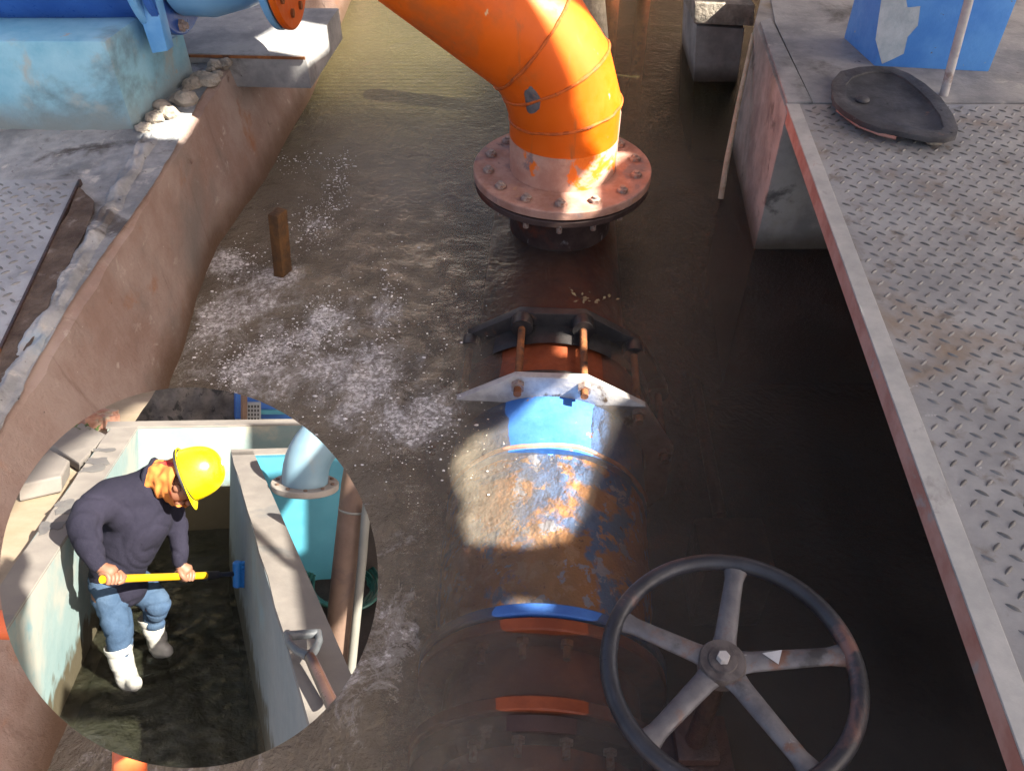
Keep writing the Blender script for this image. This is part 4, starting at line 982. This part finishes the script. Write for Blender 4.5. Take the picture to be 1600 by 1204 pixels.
for nd in ([(J(367, 842, 4.33), .074), (J(372, 864, 4.33), .073), (J(383, 896, 4.33), .066), (J(391, 922, 4.33), .063), (J(397, 932, 4.31), .058), (J(414, 937, 4.24), .045)],
           [(J(466, 752, 4.58), .070), (J(471, 772, 4.58), .070), (J(480, 798, 4.60), .066), (J(484, 820, 4.61), .063), (J(489, 832, 4.59), .058), (J(512, 836, 4.55), .044)]):
    bo = blob_obj('boot', nd, [(i, i+1) for i in range(len(nd)-1)], 'boot', t, wrinkle=.0045, wsc=12, folds=.8)
    d0 = (nd[0][0]-nd[1][0]).normalized()
    ib(MB().lathe([(nd[0][1]*.82, .0), (nd[0][1]*.92, .02), (nd[0][1]*.94, .042), (nd[0][1]*.90, .046), (nd[0][1]*.84, .02)], nd[0][0], d0, n=28, cap=False), 'boot_cuff', 'boot', t)
# neck cloth
n0, n1 = J(470, 306, 4.42), hc+ha*.045; cl = MB()
ax = (n1-n0).normalized(); ea = ax.cross(V((0, 0, 1))).normalized(); eb = ax.cross(ea)
def clothf(u, v):
    a = 2*pi*u; r = .093+.050*v**1.1+.014*noise.noise(V((cos(a)*2.5, sin(a)*2.5, v*6)))+.006*sin(a*7+v*9)
    c = n0.lerp(n1, v*.88)
    return c+(ea*cos(a)*r+eb*sin(a)*r*(.9))
ib(cl.grid(clothf, 64, 24), 'neck_cloth', 'cloth', t, angle=80)
ib(MB().tube([clothf(k/48, 0) for k in range(48)], .013, 8, closed=True), 'collar', 'shirt', t)
# hard hat
hr = J(577, 296, 4.33)
def hat(u, v):
    a = 2*pi*u; b_ = pi/2*v
    rf = .136*(1+.03*cos(a)); rs_ = .122
    ridge = .006*math.exp(-(sin(a)*6)**2)*sin(b_*2 if v < .5 else pi/2)
    k = cos(b_)**.75
    return hr+hb*(cos(a)*rf*k)+hs*(sin(a)*rs_*k)+ha*(.172*sin(b_)**.95+ridge)
ib(MB().grid(hat, 64, 24), 'hard_hat', 'yellow', t, angle=80)
def brim(u, v):
    a = 2*pi*u; w_ = .009+.036*max(0, cos(a))**3
    return hr+hb*(cos(a)*(.137+w_*v))+hs*(sin(a)*(.121+.010*v))-ha*(.004+.02*v*max(0, cos(a))**2)
ib(MB().grid(brim, 64, 3), 'hat_brim', 'yellow', t, angle=80)
ib(MB().tube([hr+hb*(cos(2*pi*k/48)*.134)+hs*(sin(2*pi*k/48)*.120)-ha*.012 for k in range(48)], .009, 8, closed=True), 'hat_band', 'black', t)
# brush
t = thing('scrub_brush', 'long handled brush with yellow shaft and blue head pressed on the trough wall', 'brush', H0, inset=True)
ib(MB().tube([H0-hd*.015, H1], .019, 16), 'shaft', 'shaft', t)
ib(MB().tube([H1-hd*.03, H1, H1.lerp(HN, .35), H1.lerp(HN, .42), HN], [.024, .024, .022, .014, .014], 14), 'neck', 'black', t)
bt = MB(); c0_ = J(727, 563, 4.70); c1_ = J(728, 640, 4.70); dv = c1_-c0_
bt.tube([c0_, c0_+dv*.04, c1_-dv*.04, c1_], [.02, .026, .026, .02], 12)
for k in range(18):
    for q in range(3):
        p = c0_+dv*((k+.5)/18)+V((.015, (q-1)*.012, 0)); bt.tube([p, p+V((.035, random.uniform(-.006, .006), random.uniform(-.008, .008)))], .004, 5)
ib(bt, 'brush_head', 'bluebrush', t)
#INSET-END

# ------------------------------------------------------------------ sun, sky, added out-of-view roof
SUN = V((.66, -.22, .72)).normalized()
ZR = 3.2
def to_gobo(p): return p+SUN*((ZR-p.z)/SUN.z)
def flat_mesh(outer, holes, z, name, m):
    cu = bpy.data.curves.new(name, 'CURVE'); cu.dimensions = '2D'; cu.fill_mode = 'BOTH'; cu.extrude = .004
    for poly in [outer]+holes:
        s = cu.splines.new('POLY'); s.points.add(len(poly)-1); s.use_cyclic_u = True
        for q, pt in zip(poly, s.points): pt.co = (q[0], q[1], 0, 1)
    tmp = bpy.data.objects.new(name, cu); COL.objects.link(tmp)
    dg = bpy.context.evaluated_depsgraph_get()
    me = bpy.data.meshes.new_from_object(tmp.evaluated_get(dg)); bpy.data.objects.remove(tmp)
    o = bpy.data.objects.new(name, me); COL.objects.link(o); o.location = (0, 0, z); me.materials.clear(); me.materials.append(m)
    return o
def hole(pts): return [to_gobo(p) for p in pts]
Yp = FC.y-.19
holes = []
holes.append(hole([UY(u, v, Yp) for u, v in [(852, -40), (850, 60), (868, 130), (868, 190), (895, 235)]]+[U(u, v, .28) for u, v in [(880, 285), (884, 338), (934, 332), (932, 278), (985, 240), (1002, 205), (1022, 205)]]+[UY(1075, 100, FC.y), UY(1060, -40, FC.y)]))
holes.append(hole([U(u, v, .04) for u, v in [(866, 528), (896, 526), (896, 556), (866, 556)]]))
holes.append(hole([U(u, v, .02) for u, v in [(838, 618), (862, 592), (965, 600), (975, 655), (950, 720), (925, 800), (900, 838), (840, 850), (770, 842), (770, 842), (752, 850), (738, 836), (730, 806), (736, 780), (722, 752), (718, 722), (726, 702), (740, 690), (752, 674), (778, 668), (800, 656)]]))
holes.append(hole([U(u, v, .05) for u, v in [(825, 928), (872, 928), (868, 946), (830, 944)]]))
holes.append(hole([U(u, v, .52) for u, v in [(222, 212), (292, 212), (372, 96), (340, 96), (262, 160)]]))
holes.append(hole([UY(u, v, 3.22) for u, v in [(205, -30), (236, 92), (268, 84), (262, 40), (292, 40), (262, -30)]]))
holes.append(hole([U(u, v, .552) for u, v in [(378, 72), (450, 30), (540, 45), (490, 90)]]))
lit_block = hole([UY(u, v, 4.7) for u, v in [(1070, 70), (1196, 66), (1196, -10), (1070, -10)]])
outer = [(.2+1.0, 2.2), (1.2, 4.3), (2.2, 5.2), (8.2, 5.2), (8.2, -1.6), (2.62, -1.6), (2.62, 1.2), (1.2, 2.2)]
if 0: print(0)
def hull(ps):
    ps = sorted((p.x, p.y) for p in ps)
    def half(it):
        h = []
        for p in it:
            while len(h) > 1 and (h[-1][0]-h[-2][0])*(p[1]-h[-2][1])-(h[-1][1]-h[-2][1])*(p[0]-h[-2][0]) <= 0: h.pop()
            h.append(p)
        return h[:-1]
    return [V((a, b, 0)) for a, b in half(ps)+half(ps[::-1])]
model_pts = []
for k in range(24):
    r = ray(295+286*cos(2*pi*k/24), 902+286*sin(2*pi*k/24)).normalized()
    for d in ((.85, 1.15) if 295+286*cos(2*pi*k/24) < 200 or sin(2*pi*k/24) > .5 else (.85, 1.55)): model_pts.append(to_gobo(C0+r*d))
holes.append(hull(model_pts))
PX3 = [(838, 618), (965, 600), (975, 655), (950, 720), (925, 800), (900, 838), (840, 850), (770, 842), (770, 842), (752, 850), (738, 836), (730, 806), (736, 780), (722, 752), (718, 722), (726, 702), (740, 690), (752, 674), (778, 668), (800, 656)]
def seg_d(p, a, b):
    ax, ay = a; dx, dy = b[0]-ax, b[1]-ay; q = max(0, min(1, ((p[0]-ax)*dx+(p[1]-ay)*dy)/(dx*dx+dy*dy+1e-12)))
    return math.hypot(p[0]-ax-q*dx, p[1]-ay-q*dy)
def inside(p, poly):
    c = False
    for i in range(len(poly)):
        a, b = poly[i], poly[i-1]
        if (a[1] > p[1]) != (b[1] > p[1]) and p[0] < (b[0]-a[0])*(p[1]-a[1])/(b[1]-a[1])+a[0]: c = not c
    return c
def poly_d(p, poly): return 0 if inside(p, poly) else min(seg_d(p, poly[i], poly[i-1]) for i in range(len(poly)))
def to_px(p):
    r = p-C0; d = r.dot(FWD); return 800+FPX*r.x/d, 602-FPX*r.dot(UPC)/d
holes.append(lit_block)
flat_holes = [[(q.x, q.y) for q in h] for h in holes]
fringe = []
for iy in range(int(5.02/.05)):
    for ix in range(int(3.4/.05)):
        rp = V((.6+ix*.05+(.025 if iy % 2 else 0), .2+iy*.05, ZR)); u, v = to_px(rp-SUN*(ZR/SUN.z))
        w_ = 0
        if 560 < u < 1040 and 560 < v < 960:
            d = poly_d((u, v), PX3); k = 1e-3
            w_ = max(w_, 1-d/k)
        if 460 < u < 780 and -120 < v < 235 and .9 < rp.x < 3.5: w_ = max(w_, smooth01(225, 50, v)*smooth01(440, 520, u)*smooth01(820, 700, u))
        if w_ < .03 or rp.y > 5.22: continue
        q0 = (rp.x, rp.y)
        if any(poly_d(q0, h) < .0243 for h in flat_holes): continue
        rr = .0235*sqrt(min(1, w_)); a0 = random.uniform(0, 6)
        fringe.append([V((rp.x+rr*cos(a0+k*pi/4), rp.y+rr*sin(a0+k*pi/4), 0)) for k in range(8)])
holes += fringe
for h in (): print('HOLE', [round(f(getattr(p, c) for p in h), 2) for c in 'xy' for f in (min, max)])
gobo_obj = flat_mesh([V(p) for p in ((.35, .95, 0), (.35, 1.9, 0), (-.9, 1.95, 0), (-.9, 5.3, 0), (5.2, 5.3, 0), (5.2, -1.3, 0), (.9, -1.3, 0), (.9, .9, 0))], holes, ZR, 'sun_gobo', M['gobo'])  # unseen sheet added to shade the pit, holes cut to shape the sun patches
struct(gobo_obj)

ZF = 2.06
def to_patch_plane(cu, cv, h=None, y=None):
    p = I(cu, cv, h) if y is None else IY(cu, cv, y)
    p = IM @ p; return p+SUN*((ZF-p.z)/SUN.z)
fr = MB()
def shade(pts, k): fr.prism(pts, (0, 0, .003)); fr.v = [p if i < len(fr.v)-2*len(pts) else p+V((0, 0, .004*k)) for i, p in enumerate(fr.v)]
shade([to_patch_plane(u, v, 0) for u, v in [(560, 460), (700, 440), (760, 700), (850, 1160), (700, 1230), (505, 1150), (485, 960), (515, 780)]], 0)
shade([to_patch_plane(u, v, None, 5.6) for u, v in [(942, 250), (1300, 250), (1300, 700), (942, 700)]], 1)
shade([to_patch_plane(u, v, None, 6.47) for u, v in [(772, 145), (1200, 145), (1200, 330), (772, 330)]], 2)
shade([to_patch_plane(u, v, HT) for u, v in [(-40, 700), (80, 530), (118, 545), (130, 580), (105, 640), (140, 700), (120, 900), (60, 1000), (-40, 900)]], 3)
shade([to_patch_plane(u, v, HT) for u, v in [(770, 425), (800, 440), (945, 575), (945, 600), (795, 475)]], 4)
shade([to_patch_plane(u, v, -.1) for u, v in [(1062, 330), (1200, 330), (1200, 900), (1070, 900), (1000, 760), (930, 570), (1040, 560)]], 6)
shade([to_patch_plane(u, v, 0) for u, v in [(215, 975), (500, 968), (500, 1062), (250, 1070)]], 5)
shade([(lambda p: p+SUN*((ZF-p.z)/SUN.z))(U(u, v, .05)) for u, v in [(52, 1082), (112, 1068), (190, 1110), (240, 1204), (240, 1300), (40, 1300)]], 7)
struct(fr.build('shade_patches', M['gobo'], smooth=False))  # unseen patches added to cast shadows on the trough model
sun = bpy.data.lights.new('sun', 'SUN'); sun.energy = 5.0; sun.angle = radians(.53); sun.color = (1, .94, .82)
so = bpy.data.objects.new('sun', sun); COL.objects.link(so); so.rotation_euler = SUN.to_track_quat('Z', 'Y').to_euler()
w = bpy.data.worlds.new('World'); SC.world = w; w.use_nodes = True
nt = w.node_tree; nt.nodes.clear()
sky = nt.nodes.new('ShaderNodeTexSky'); sky.sky_type = 'NISHITA'; sky.sun_disc = False
sky.sun_elevation = math.asin(SUN.z); sky.sun_rotation = atan2(SUN.x, SUN.y)
sky.air_density = .7; sky.dust_density = 4.5; sky.ozone_density = .4
bg = nt.nodes.new('ShaderNodeBackground'); bg.inputs[1].default_value = .088
wo = nt.nodes.new('ShaderNodeOutputWorld'); tint = nt.nodes.new('ShaderNodeMix'); tint.data_type = 'RGBA'; tint.blend_type = 'MULTIPLY'; tint.inputs[0].default_value = 1; tint.inputs[7].default_value = (1, .93, .86, 1)   # hazy, dusty air
nt.links.new(sky.outputs[0], tint.inputs[6]); nt.links.new(tint.outputs[2], bg.inputs[0]); nt.links.new(bg.outputs[0], wo.inputs[0])

cam = bpy.data.cameras.new('camera'); cam.sensor_width = 36; cam.lens = 36*FPX/1600; cam.clip_start = .02; cam.clip_end = 500
co = bpy.data.objects.new('camera', cam); COL.objects.link(co); co.location = C0; co.rotation_euler = (pi/2-PITCH, 0, 0)
SC.camera = co
SC.view_settings.view_transform = 'Standard'; SC.view_settings.look = 'None'; SC.view_settings.exposure = 2.5; SC.view_settings.gamma = 1
SC.cycles.max_bounces = 8; SC.cycles.transparent_max_bounces = 12; SC.cycles.caustics_reflective = False; SC.cycles.caustics_refractive = False
